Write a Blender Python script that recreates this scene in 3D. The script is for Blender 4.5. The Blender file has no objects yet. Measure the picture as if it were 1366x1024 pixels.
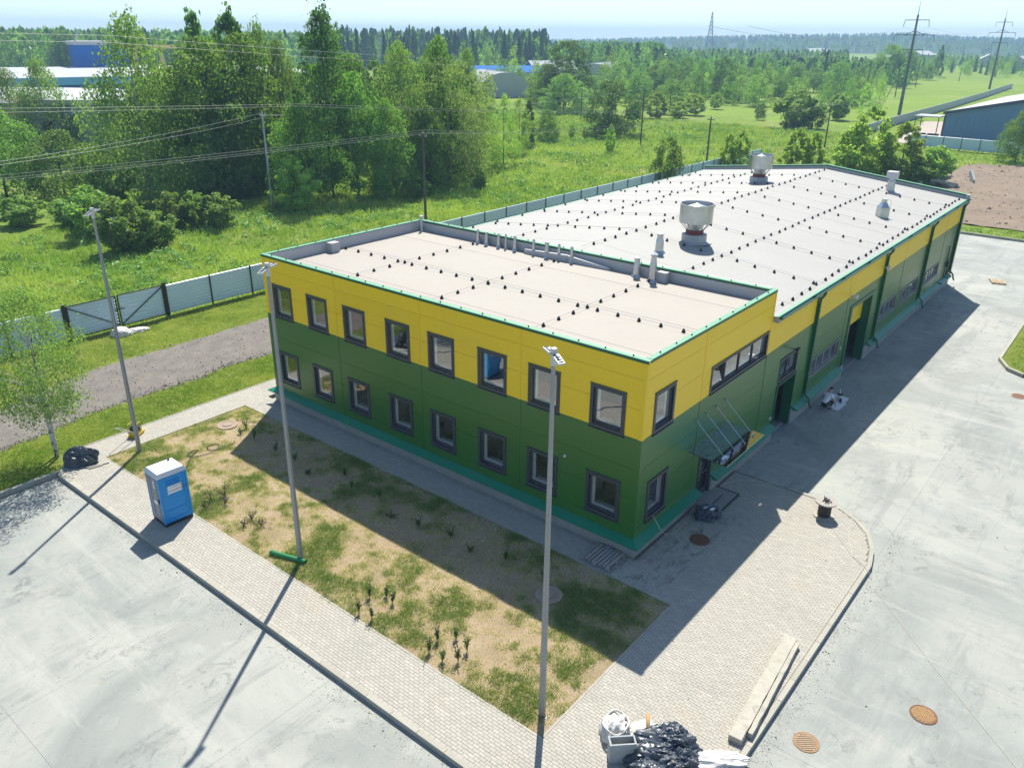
import bpy, math, random
import numpy as np
from mathutils import Vector, Matrix, noise as mnoise

# ------------------------------------------------------------------ camera, sky, sun, exposure
S = bpy.context.scene
COL = S.collection
cam = bpy.data.cameras.new('camera')
cam_o = bpy.data.objects.new('camera', cam)
COL.objects.link(cam_o)
CAM = Vector((-21.1707, -11.4732, 16.953))
R_ = Vector((0.63065576, -0.77599775, 0.01004013))
U_ = Vector((0.30341895, 0.25845573, 0.91713553))
F_ = Vector((0.71429003, 0.57535044, -0.39844902))
m = Matrix.Identity(4)
for i in range(3):
    m[i][0] = R_[i]; m[i][1] = U_[i]; m[i][2] = -F_[i]; m[i][3] = CAM[i]
cam_o.matrix_world = m
cam.sensor_width = 36.0
cam.lens = 36.0 * 1065.6 / 1366.0
cam.clip_start = 0.1
cam.clip_end = 12000
S.camera = cam_o

SUN_AZ, SUN_EL = math.radians(33.6), math.radians(52.4)
W = bpy.data.worlds.new('World')
S.world = W
W.use_nodes = True
wn = W.node_tree
sky = wn.nodes.new('ShaderNodeTexSky')
sky.sky_type = 'NISHITA'
sky.sun_disc = False
sky.sun_elevation = SUN_EL
sky.sun_rotation = math.pi / 2 - SUN_AZ
sky.air_density = 0.7
sky.dust_density = 0.25
sky.ozone_density = 2.6
bg = wn.nodes['Background']
bg.inputs['Strength'].default_value = 0.15
# soft shoulder on the sky's radiance, so that the bright band near the horizon keeps its colour all the way round
sep = wn.nodes.new('ShaderNodeSeparateColor')
com = wn.nodes.new('ShaderNodeCombineColor')
wn.links.new(sky.outputs[0], sep.inputs[0])
for ch, lim in enumerate((11.0, 13.5, 14.5)):
    d1 = wn.nodes.new('ShaderNodeMath'); d1.operation = 'MULTIPLY_ADD'
    d1.inputs[1].default_value = 1.0 / lim; d1.inputs[2].default_value = 1.0
    d2 = wn.nodes.new('ShaderNodeMath'); d2.operation = 'DIVIDE'
    wn.links.new(sep.outputs[ch], d1.inputs[0]); wn.links.new(sep.outputs[ch], d2.inputs[0])
    wn.links.new(d1.outputs[0], d2.inputs[1]); wn.links.new(d2.outputs[0], com.inputs[ch])
wn.links.new(com.outputs[0], bg.inputs['Color'])
sun = bpy.data.lights.new('sun', 'SUN')
sun.energy = 4.6
sun.angle = math.radians(0.53)
sun.color = (1.0, 0.955, 0.875)
sun_o = bpy.data.objects.new('sun', sun)
COL.objects.link(sun_o)
sd = Vector((math.cos(SUN_EL) * math.cos(SUN_AZ), math.cos(SUN_EL) * math.sin(SUN_AZ), math.sin(SUN_EL)))
sun_o.rotation_euler = (-sd).to_track_quat('-Z', 'Y').to_euler()
sun_o.location = sd * 300
S.view_settings.view_transform = 'Standard'
S.view_settings.look = 'None'
S.view_settings.gamma = 1.0
S.view_settings.use_curve_mapping = False
S.view_settings.exposure = 0.80
S.cycles.max_bounces = 8
S.cycles.diffuse_bounces = 5
S.cycles.transparent_max_bounces = 16
S.cycles.volume_bounces = 0
rng = random.Random(7)
NR = np.random.default_rng(11)

# ------------------------------------------------------------------ materials
MATS = {}
def nodemat(name):
    mt = bpy.data.materials.new(name)
    mt.use_nodes = True
    MATS[name] = mt
    return mt, mt.node_tree, mt.node_tree.nodes['Principled BSDF']
def N(t, typ, **kw):
    n = t.nodes.new(typ)
    for k, v in kw.items():
        if k.startswith('i_'):
            key = k[2:]
            n.inputs[int(key) if key.isdigit() else key.replace('_', ' ')].default_value = v
        else:
            setattr(n, k, v)
    return n
def ramp(t, fac, stops):
    r = t.nodes.new('ShaderNodeValToRGB')
    e = r.color_ramp.elements
    while len(e) < len(stops):
        e.new(0.5)
    for k, (p, c) in enumerate(stops):
        e[k].position = p
        e[k].color = (*c, 1) if len(c) == 3 else c
    t.links.new(fac, r.inputs[0])
    return r.outputs[0]
def mixc(t, fac, a, b, mode='MIX'):
    n = t.nodes.new('ShaderNodeMix')
    n.data_type = 'RGBA'
    n.blend_type = mode
    for sock, v in ((n.inputs[0], fac), (n.inputs[6], a), (n.inputs[7], b)):
        if isinstance(v, (int, float)):
            sock.default_value = v
        elif isinstance(v, tuple):
            sock.default_value = (*v, 1) if len(v) == 3 else v
        else:
            t.links.new(v, sock)
    return n.outputs[2]
def math_(t, op, a, b=None, c=None):
    n = t.nodes.new('ShaderNodeMath')
    n.operation = op
    for i, v in enumerate((a, b, c)):
        if v is None:
            continue
        if isinstance(v, (int, float)):
            n.inputs[i].default_value = v
        else:
            t.links.new(v, n.inputs[i])
    return n.outputs[0]
def coords(t, kind='Object', scale=(1, 1, 1), rot=(0, 0, 0)):
    tc = t.nodes.new('ShaderNodeTexCoord')
    if kind == 'World':
        g = t.nodes.new('ShaderNodeNewGeometry')
        out = g.outputs['Position']
    else:
        out = tc.outputs[kind]
    mp = t.nodes.new('ShaderNodeMapping')
    mp.inputs['Scale'].default_value = scale
    mp.inputs['Rotation'].default_value = rot
    t.links.new(out, mp.inputs[0])
    return mp.outputs[0]
def noise(t, vec, scale, detail=4, rough=0.6, dist=0.0):
    n = N(t, 'ShaderNodeTexNoise', i_Scale=scale, i_Detail=detail, i_Roughness=rough, i_Distortion=dist)
    t.links.new(vec, n.inputs['Vector'])
    return n.outputs[0]
def bump(t, b, h, strength, dist=0.02):
    n = N(t, 'ShaderNodeBump', i_Strength=strength, i_Distance=dist)
    t.links.new(h, n.inputs['Height'])
    t.links.new(n.outputs[0], b.inputs['Normal'])
def scale_col(c, k):
    return tuple(min(1, x * k) for x in c)
def pm(name, base, rough=0.6, metal=0.0, var=0.12, sc=1.5, bmp=0.0, bsc=40, objvar=0.0, spec=0.5, kind='World', dirt=None):
    mt, t, b = nodemat(name)
    v = coords(t, kind)
    n1 = noise(t, v, sc, 5)
    c = ramp(t, n1, [(0.25, scale_col(base, 1 - var)), (0.75, scale_col(base, 1 + var))])
    n2 = noise(t, v, sc * 11, 3)
    c = mixc(t, 0.35, c, ramp(t, n2, [(0.3, scale_col(base, 1 - var)), (0.7, scale_col(base, 1 + var))]))
    if dirt:
        n3 = noise(t, v, sc * 0.7, 6, 0.7, 0.6)
        c = mixc(t, ramp(t, n3, [(0.55, (0, 0, 0)), (0.75, (0.7, 0.7, 0.7))]), c, dirt)
    if objvar:
        oi = N(t, 'ShaderNodeObjectInfo')
        f = math_(t, 'MULTIPLY_ADD', oi.outputs['Random'], 2 * objvar, 1 - objvar)
        cc = t.nodes.new('ShaderNodeCombineColor')
        for i in range(3):
            t.links.new(f, cc.inputs[i])
        c = mixc(t, 1.0, c, cc.outputs[0], 'MULTIPLY')
    t.links.new(c, b.inputs['Base Color'])
    b.inputs['Roughness'].default_value = rough
    b.inputs['Metallic'].default_value = metal
    b.inputs['Specular IOR Level'].default_value = spec
    if bmp:
        bump(t, b, noise(t, v, bsc, 4), bmp)
    return mt
def leafmat(name, c1, c2, trans=0.46, rough=0.5):
    mt, t, b = nodemat(name)
    at = N(t, 'ShaderNodeAttribute', attribute_name='tint')
    c = ramp(t, at.outputs['Fac'], [(0.0, c1), (1.0, c2)])
    oi = N(t, 'ShaderNodeObjectInfo')
    hs = N(t, 'ShaderNodeHueSaturation')
    t.links.new(math_(t, 'MULTIPLY_ADD', oi.outputs['Random'], 0.026, 0.496), hs.inputs['Hue'])
    t.links.new(math_(t, 'MULTIPLY_ADD', oi.outputs['Random'], 0.6, 0.86), hs.inputs['Value'])
    hs.inputs['Saturation'].default_value = 0.9
    t.links.new(c, hs.inputs['Color'])
    t.links.new(hs.outputs[0], b.inputs['Base Color'])
    b.inputs['Roughness'].default_value = rough
    b.inputs['Specular IOR Level'].default_value = 0.35
    tr = N(t, 'ShaderNodeBsdfTranslucent')
    t.links.new(mixc(t, 1.0, hs.outputs[0], (1.75, 1.9, 0.72), 'MULTIPLY'), tr.inputs[0])
    mx = N(t, 'ShaderNodeMixShader', i_0=trans)
    t.links.new(b.outputs[0], mx.inputs[1])
    t.links.new(tr.outputs[0], mx.inputs[2])
    t.links.new(mx.outputs[0], t.nodes['Material Output'].inputs[0])
    return mt

def make_materials():
    # yard concrete: blotches, darker damp patches, sweeping trowel streaks
    mt, t, b = nodemat('yard_concrete')
    v = coords(t, 'World')
    base = ramp(t, noise(t, v, 0.17, 7, 0.66, 0.8), [(0.32, (0.185, 0.20, 0.19)), (0.47, (0.265, 0.28, 0.262)), (0.56, (0.315, 0.322, 0.295)), (0.7, (0.365, 0.362, 0.325))])
    vs = coords(t, 'World', (0.22, 1.3, 1), (0, 0, 0.5))
    st = noise(t, vs, 0.7, 9, 0.74, 0.5)
    base = mixc(t, ramp(t, st, [(0.53, (0, 0, 0)), (0.62, (0.6, 0.6, 0.6)), (0.72, (0.85, 0.85, 0.85))]), base, (0.185, 0.198, 0.192))
    vs2 = coords(t, 'World', (1.2, 0.2, 1), (0, 0, 0.35))
    st2 = noise(t, vs2, 0.6, 9, 0.72, 0.4)
    base = mixc(t, ramp(t, st2, [(0.53, (0, 0, 0)), (0.66, (0.7, 0.7, 0.7))]), base, (0.39, 0.388, 0.352))
    pt = noise(t, v, 0.21, 9, 0.62, 0.25)
    base = mixc(t, ramp(t, pt, [(0.56, (0, 0, 0)), (0.585, (0.42, 0.42, 0.42))]), base, (0.20, 0.212, 0.20))
    sp0 = noise(t, v, 0.33, 3, 0.5, 0.2)
    sp = noise(t, v, 1.7, 9, 0.78, 0.9)
    spm = math_(t, 'MULTIPLY', ramp(t, sp, [(0.54, (0, 0, 0)), (0.62, (0.75, 0.75, 0.75))]), ramp(t, sp0, [(0.46, (0, 0, 0)), (0.58, (1, 1, 1))]))
    base = mixc(t, spm, base, (0.135, 0.146, 0.142))
    fine = noise(t, v, 22, 5, 0.7)
    base = mixc(t, 0.18, base, ramp(t, fine, [(0.3, (0.20, 0.205, 0.195)), (0.7, (0.36, 0.36, 0.335))]))
    base = mixc(t, 1.0, base, (1.02, 1.02, 0.97), 'MULTIPLY')
    oi = N(t, 'ShaderNodeObjectInfo')
    f = math_(t, 'MULTIPLY_ADD', oi.outputs['Random'], 0.07, 0.965)
    cc = t.nodes.new('ShaderNodeCombineColor')
    for i in range(3):
        t.links.new(f, cc.inputs[i])
    base = mixc(t, 1.0, base, cc.outputs[0], 'MULTIPLY')
    t.links.new(base, b.inputs['Base Color'])
    b.inputs['Roughness'].default_value = 0.75
    bump(t, b, fine, 0.12)
    # pavers: 'tint' varies stone by stone
    mt, t, b = nodemat('paver')
    at = N(t, 'ShaderNodeAttribute', attribute_name='tint')
    oi = N(t, 'ShaderNodeObjectInfo')
    v = coords(t, 'World')
    f = math_(t, 'FRACT', math_(t, 'ADD', at.outputs['Fac'], oi.outputs['Random']))
    c = ramp(t, f, [(0.0, (0.36, 0.335, 0.28)), (0.5, (0.39, 0.365, 0.305)), (0.92, (0.41, 0.385, 0.322)), (1.0, (0.445, 0.415, 0.348))])
    big = noise(t, v, 0.35, 5, 0.6, 0.5)
    c = mixc(t, ramp(t, big, [(0.52, (0, 0, 0)), (0.75, (0.6, 0.6, 0.6))]), c, (0.28, 0.268, 0.232))
    sand = noise(t, v, 0.5, 4, 0.6)
    c = mixc(t, ramp(t, sand, [(0.58, (0, 0, 0)), (0.75, (0.5, 0.5, 0.5))]), c, (0.42, 0.35, 0.25))
    # mud and wear trodden into the stones along the office wall
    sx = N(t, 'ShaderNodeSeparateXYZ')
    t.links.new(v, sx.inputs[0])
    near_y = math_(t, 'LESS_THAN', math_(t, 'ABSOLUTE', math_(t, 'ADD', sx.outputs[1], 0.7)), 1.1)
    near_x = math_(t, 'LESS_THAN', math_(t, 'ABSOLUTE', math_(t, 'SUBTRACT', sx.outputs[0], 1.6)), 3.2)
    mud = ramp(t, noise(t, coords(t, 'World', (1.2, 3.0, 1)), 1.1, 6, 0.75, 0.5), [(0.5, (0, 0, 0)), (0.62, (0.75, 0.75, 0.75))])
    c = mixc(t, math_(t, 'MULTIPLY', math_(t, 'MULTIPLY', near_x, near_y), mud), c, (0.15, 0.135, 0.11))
    fine = noise(t, v, 60, 3)
    c = mixc(t, 0.12, c, ramp(t, fine, [(0.3, (0.27, 0.255, 0.22)), (0.7, (0.40, 0.38, 0.325))]))
    t.links.new(c, b.inputs['Base Color'])
    b.inputs['Roughness'].default_value = 0.85
    bump(t, b, fine, 0.15)
    pm('joint_sand', (0.17, 0.155, 0.12), 0.95, sc=3)
    pm('kerb', (0.36, 0.342, 0.28), 0.85, sc=2.0, bmp=0.15, objvar=0.08)
    # bed soil with straw and sand
    mt, t, b = nodemat('bed_soil')
    v = coords(t, 'World')
    c = ramp(t, noise(t, v, 0.5, 6, 0.65), [(0.3, (0.255, 0.185, 0.115)), (0.5, (0.35, 0.258, 0.165)), (0.7, (0.42, 0.325, 0.225))])
    c = mixc(t, ramp(t, noise(t, v, 9, 6, 0.75), [(0.48, (0, 0, 0)), (0.62, (0.8, 0.8, 0.8))]), c, (0.27, 0.22, 0.09))
    c = mixc(t, ramp(t, noise(t, v, 30, 4, 0.7), [(0.55, (0, 0, 0)), (0.7, (0.6, 0.6, 0.6))]), c, (0.17, 0.125, 0.07))
    t.links.new(c, b.inputs['Base Color'])
    b.inputs['Roughness'].default_value = 0.95
    bump(t, b, noise(t, v, 25, 6, 0.7), 0.6, 0.05)
    # grass ground
    for nm, a_, b_, c_ in (('grass_ground', (0.12, 0.20, 0.022), (0.21, 0.29, 0.045), (0.31, 0.29, 0.10)),
                           ('strip_ground', (0.14, 0.19, 0.025), (0.22, 0.26, 0.05), (0.34, 0.29, 0.13)),
                           ('field', (0.16, 0.25, 0.028), (0.22, 0.31, 0.045), (0.28, 0.30, 0.085))):
        mt, t, b = nodemat(nm)
        v = coords(t, 'World')
        c = ramp(t, noise(t, v, 0.9, 8, 0.7), [(0.35, a_), (0.65, b_)])
        c = mixc(t, ramp(t, noise(t, v, 0.06, 7, 0.65, 0.6), [(0.52, (0, 0, 0)), (0.68, (0.8, 0.8, 0.8))]), c, c_)
        c = mixc(t, ramp(t, noise(t, v, 0.018, 5, 0.6, 0.6), [(0.5, (0, 0, 0)), (0.65, (0.5, 0.5, 0.5))]), c, scale_col(a_, 0.8))
        t.links.new(c, b.inputs['Base Color'])
        b.inputs['Roughness'].default_value = 0.95
        b.inputs['Specular IOR Level'].default_value = 0.1
        bump(t, b, noise(t, v, 3, 8, 0.75), 0.8, 0.25)
    pm('gravel', (0.168, 0.148, 0.125), 0.95, var=0.35, sc=1.1, bmp=0.9, bsc=14, dirt=(0.105, 0.095, 0.08))
    pm('dirt', (0.20, 0.147, 0.098), 0.95, var=0.3, sc=0.25, bmp=0.9, bsc=2.2, dirt=(0.28, 0.21, 0.142))
    pm('stone', (0.20, 0.185, 0.165), 0.9, var=0.3, sc=6)
    # building
    pm('yellow_panel', (0.93, 0.60, 0.012), 0.40, var=0.04, sc=0.4, objvar=0.025, bmp=0.05, bsc=1.3, dirt=(0.84, 0.53, 0.03))
    pm('green_panel', (0.024, 0.135, 0.016), 0.34, var=0.08, sc=0.4, objvar=0.05, bmp=0.06, bsc=1.3, dirt=(0.045, 0.135, 0.03), spec=0.85)
    pm('flashing_green', (0.0, 0.20, 0.105), 0.38, var=0.06, sc=0.8)
    pm('trim_green', (0.010, 0.105, 0.048), 0.34, var=0.06, sc=0.8)
    pm('coping_mint', (0.14, 0.38, 0.21), 0.4, var=0.05, sc=0.8)
    pm('joint_dark', (0.045, 0.045, 0.04), 0.8)
    pm('frame_grey', (0.050, 0.053, 0.065), 0.42, var=0.05)
    pm('white_pvc', (0.72, 0.73, 0.73), 0.35, var=0.03)
    pm('plinth', (0.30, 0.29, 0.265), 0.85, var=0.15, sc=2, bmp=0.2, dirt=(0.2, 0.195, 0.18))
    pm('roof_beige', (0.325, 0.293, 0.248), 0.7, var=0.06, sc=0.5, objvar=0.02, dirt=(0.335, 0.285, 0.23))
    pm('roof_white', (0.318, 0.310, 0.280), 0.7, var=0.05, sc=0.4, objvar=0.02, dirt=(0.335, 0.315, 0.285))
    pm('upstand', (0.42, 0.42, 0.42), 0.6, var=0.06, sc=1.5)
    pm('galvanised', (0.52, 0.53, 0.53), 0.33, 0.9, var=0.2, sc=2.5)
    pm('galvanised_dull', (0.30, 0.31, 0.32), 0.5, 0.6, var=0.15, sc=3.5, bmp=0.05)
    pm('white_metal', (0.58, 0.57, 0.55), 0.4, var=0.05)
    pm('red_flange', (0.17, 0.030, 0.025), 0.55, var=0.15)
    pm('black_rubber', (0.012, 0.012, 0.013), 0.6)
    pm('black_steel', (0.018, 0.02, 0.022), 0.5, var=0.15)
    pm('interior', (0.36, 0.33, 0.29), 0.9, var=0.15)
    pm('interior_floor', (0.26, 0.255, 0.24), 0.7, var=0.2)
    pm('dark_red', (0.12, 0.02, 0.02), 0.6)
    # reflective window glass
    mt, t, b = nodemat('window_glass')
    gl = N(t, 'ShaderNodeBsdfGlossy', i_Roughness=0.015)
    gl.inputs[0].default_value = (0.92, 0.93, 0.95, 1)
    tr = N(t, 'ShaderNodeBsdfTransparent')
    tr.inputs[0].default_value = (0.93, 0.94, 0.94, 1)
    fr = N(t, 'ShaderNodeFresnel', i_IOR=1.5)
    gm = N(t, 'ShaderNodeNewGeometry')
    f = math_(t, 'MULTIPLY', math_(t, 'ADD', math_(t, 'MULTIPLY', fr.outputs[0], 0.9), 0.24), math_(t, 'SUBTRACT', 1.0, gm.outputs['Backfacing']))
    v = coords(t, 'World')
    bm_ = N(t, 'ShaderNodeBump', i_Strength=0.03, i_Distance=0.1)
    t.links.new(noise(t, v, 1.3, 2), bm_.inputs['Height'])
    t.links.new(bm_.outputs[0], gl.inputs['Normal'])
    mx = N(t, 'ShaderNodeMixShader')
    t.links.new(f, mx.inputs[0])
    t.links.new(tr.outputs[0], mx.inputs[1])
    t.links.new(gl.outputs[0], mx.inputs[2])
    t.links.new(mx.outputs[0], t.nodes['Material Output'].inputs[0])
    # tinted canopy glass
    mt, t, b = nodemat('canopy_glass')
    gl = N(t, 'ShaderNodeBsdfGlossy', i_Roughness=0.01)
    gl.inputs[0].default_value = (0.8, 0.86, 0.9, 1)
    tr = N(t, 'ShaderNodeBsdfTransparent')
    tr.inputs[0].default_value = (0.05, 0.075, 0.09, 1)
    fr = N(t, 'ShaderNodeFresnel', i_IOR=1.5)
    mx = N(t, 'ShaderNodeMixShader')
    t.links.new(math_(t, 'ADD', math_(t, 'MULTIPLY', fr.outputs[0], 0.55), 0.02), mx.inputs[0])
    t.links.new(tr.outputs[0], mx.inputs[1])
    t.links.new(gl.outputs[0], mx.inputs[2])
    t.links.new(mx.outputs[0], t.nodes['Material Output'].inputs[0])
    # yard things
    pm('fence_blue', (0.60, 0.73, 0.82), 0.3, 0.0, var=0.06, sc=0.8, objvar=0.05)
    pm('fence_navy', (0.012, 0.035, 0.11), 0.5, var=0.1)
    pm('potty_blue', (0.0, 0.27, 0.66), 0.4, var=0.05, sc=1.2)
    pm('potty_grey', (0.21, 0.235, 0.27), 0.5, var=0.06)
    pm('potty_white', (0.56, 0.58, 0.61), 0.4, var=0.03)
    pm('sticker_white', (0.80, 0.82, 0.84), 0.4, var=0.02)
    pm('print_dark', (0.10, 0.04, 0.05), 0.5)
    pm('print_grey', (0.22, 0.24, 0.27), 0.5)
    pm('wood_grey', (0.34, 0.31, 0.27), 0.85, var=0.25, sc=6, objvar=0.15)
    pm('wood_warm', (0.45, 0.33, 0.20), 0.8, var=0.2, sc=6, objvar=0.12)
    pm('wood_pole', (0.105, 0.09, 0.075), 0.9, var=0.25, sc=3)
    pm('concrete_pole', (0.46, 0.47, 0.46), 0.85, var=0.12, sc=1)
    pm('pylon_dark', (0.12, 0.13, 0.13), 0.8, var=0.12, sc=0.5)
    pm('rust_iron', (0.30, 0.17, 0.065), 0.75, var=0.3, sc=9, bmp=0.2)
    pm('rust_brown', (0.16, 0.065, 0.03), 0.75, var=0.3, sc=9, bmp=0.2)
    pm('lid_tan', (0.33, 0.23, 0.14), 0.8, var=0.2, sc=9)
    pm('old_concrete', (0.42, 0.392, 0.315), 0.9, var=0.2, sc=3.5, bmp=0.3, dirt=(0.19, 0.18, 0.155))
    pm('ring_concrete', (0.33, 0.25, 0.18), 0.9, var=0.15, sc=4, bmp=0.2)
    pm('grey_box', (0.33, 0.35, 0.345), 0.8, var=0.12, sc=4, bmp=0.15)
    pm('black_plastic', (0.052, 0.064, 0.080), 0.36, var=0.3, sc=3, bmp=0.5, bsc=9)
    pm('white_sack', (0.55, 0.53, 0.49), 0.6, var=0.06, sc=4, bmp=0.4, bsc=14)
    pm('cardboard', (0.45, 0.27, 0.12), 0.8, var=0.12, sc=5)
    pm('pipe_green', (0.02, 0.20, 0.06), 0.35, var=0.05)
    pm('machine_yellow', (0.62, 0.42, 0.03), 0.5, var=0.15, sc=6)
    pm('cable_white', (0.62, 0.58, 0.48), 0.6)
    pm('cable_black', (0.02, 0.018, 0.015), 0.6)
    pm('wire', (0.30, 0.31, 0.31), 0.5, 0.4)
    pm('skin', (0.42, 0.25, 0.17), 0.6, var=0.04)
    pm('shirt_white', (0.68, 0.70, 0.74), 0.85, var=0.05, sc=8)
    pm('cloth_dark', (0.035, 0.037, 0.045), 0.9, var=0.15, sc=8)
    pm('hair', (0.015, 0.012, 0.01), 0.6)
    pm('paper', (0.74, 0.73, 0.75), 0.7, var=0.05, sc=5)
    pm('bark', (0.085, 0.07, 0.055), 0.9, var=0.3, sc=4)
    mt, t, b = nodemat('birch_bark')
    v = coords(t, 'World', (1, 1, 2.5))
    c = ramp(t, noise(t, v, 2.2, 5, 0.7), [(0.42, (0.06, 0.055, 0.05)), (0.5, (0.48, 0.46, 0.42)), (0.8, (0.62, 0.60, 0.55))])
    t.links.new(c, b.inputs['Base Color'])
    b.inputs['Roughness'].default_value = 0.8
    # far buildings
    pm('far_roof', (0.44, 0.45, 0.46), 0.85, var=0.06, sc=0.1, spec=0.15)
    pm('far_white', (0.44, 0.45, 0.45), 0.85, var=0.08, sc=0.2, spec=0.15)
    pm('far_grey', (0.28, 0.32, 0.36), 0.85, var=0.06, sc=0.2, spec=0.15)
    pm('far_blue', (0.0, 0.12, 0.42), 0.85, var=0.06, sc=0.2, spec=0.15)
    pm('far_blue_light', (0.16, 0.40, 0.72), 0.85, var=0.06, sc=0.2, spec=0.15)
    pm('warehouse_blue', (0.15, 0.26, 0.38), 0.85, var=0.05, sc=0.2, spec=0.15)
    pm('warehouse_trim', (0.04, 0.055, 0.10), 0.5)
    pm('hangar', (0.42, 0.43, 0.44), 0.85, 0.2, var=0.08, sc=0.3, spec=0.15)
    pm('dark_opening', (0.03, 0.033, 0.04), 0.8)
    pm('crane_yellow', (0.60, 0.42, 0.10), 0.6)
    pm('hill_wood', (0.045, 0.085, 0.03), 0.95, var=0.3, sc=0.02, spec=0.1)
    pm('pad', (0.40, 0.33, 0.27), 0.9, var=0.1, sc=0.3)
    # leaves
    leafmat('leaf_B', (0.087, 0.152, 0.032), (0.196, 0.275, 0.080))
    leafmat('leaf_M', (0.058, 0.128, 0.020), (0.167, 0.261, 0.046))
    leafmat('leaf_T', (0.030, 0.077, 0.018), (0.094, 0.169, 0.037))
    leafmat('leaf_P', (0.051, 0.113, 0.032), (0.131, 0.217, 0.058))
    leafmat('leaf_W', (0.138, 0.196, 0.065), (0.275, 0.341, 0.138))
    leafmat('leaf_L', (0.123, 0.210, 0.026), (0.261, 0.362, 0.065))
    leafmat('leaf_Y', (0.138, 0.217, 0.026), (0.304, 0.384, 0.072))
    leafmat('leaf_H', (0.094, 0.167, 0.029), (0.217, 0.297, 0.065))
    leafmat('leaf_R', (0.033, 0.077, 0.018), (0.106, 0.175, 0.040))
    leafmat('leaf_C', (0.072, 0.145, 0.020), (0.160, 0.246, 0.043))
    leafmat('leaf_D', (0.030, 0.073, 0.015), (0.094, 0.156, 0.030))
    leafmat('leaf_S', (0.024, 0.068, 0.026), (0.07, 0.13, 0.045), 0.12)
    leafmat('blade_meadow', (0.16, 0.27, 0.018), (0.37, 0.43, 0.08), 0.3)
    leafmat('blade_bed', (0.135, 0.185, 0.022), (0.48, 0.395, 0.225), 0.25)
    leafmat('blade_strip', (0.15, 0.21, 0.02), (0.36, 0.35, 0.09), 0.3)
    leafmat('leaf_weed', (0.09, 0.18, 0.022), (0.20, 0.29, 0.06), 0.25)
    leafmat('twig', (0.045, 0.045, 0.02), (0.05, 0.085, 0.02), 0.1)
make_materials()

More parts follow.
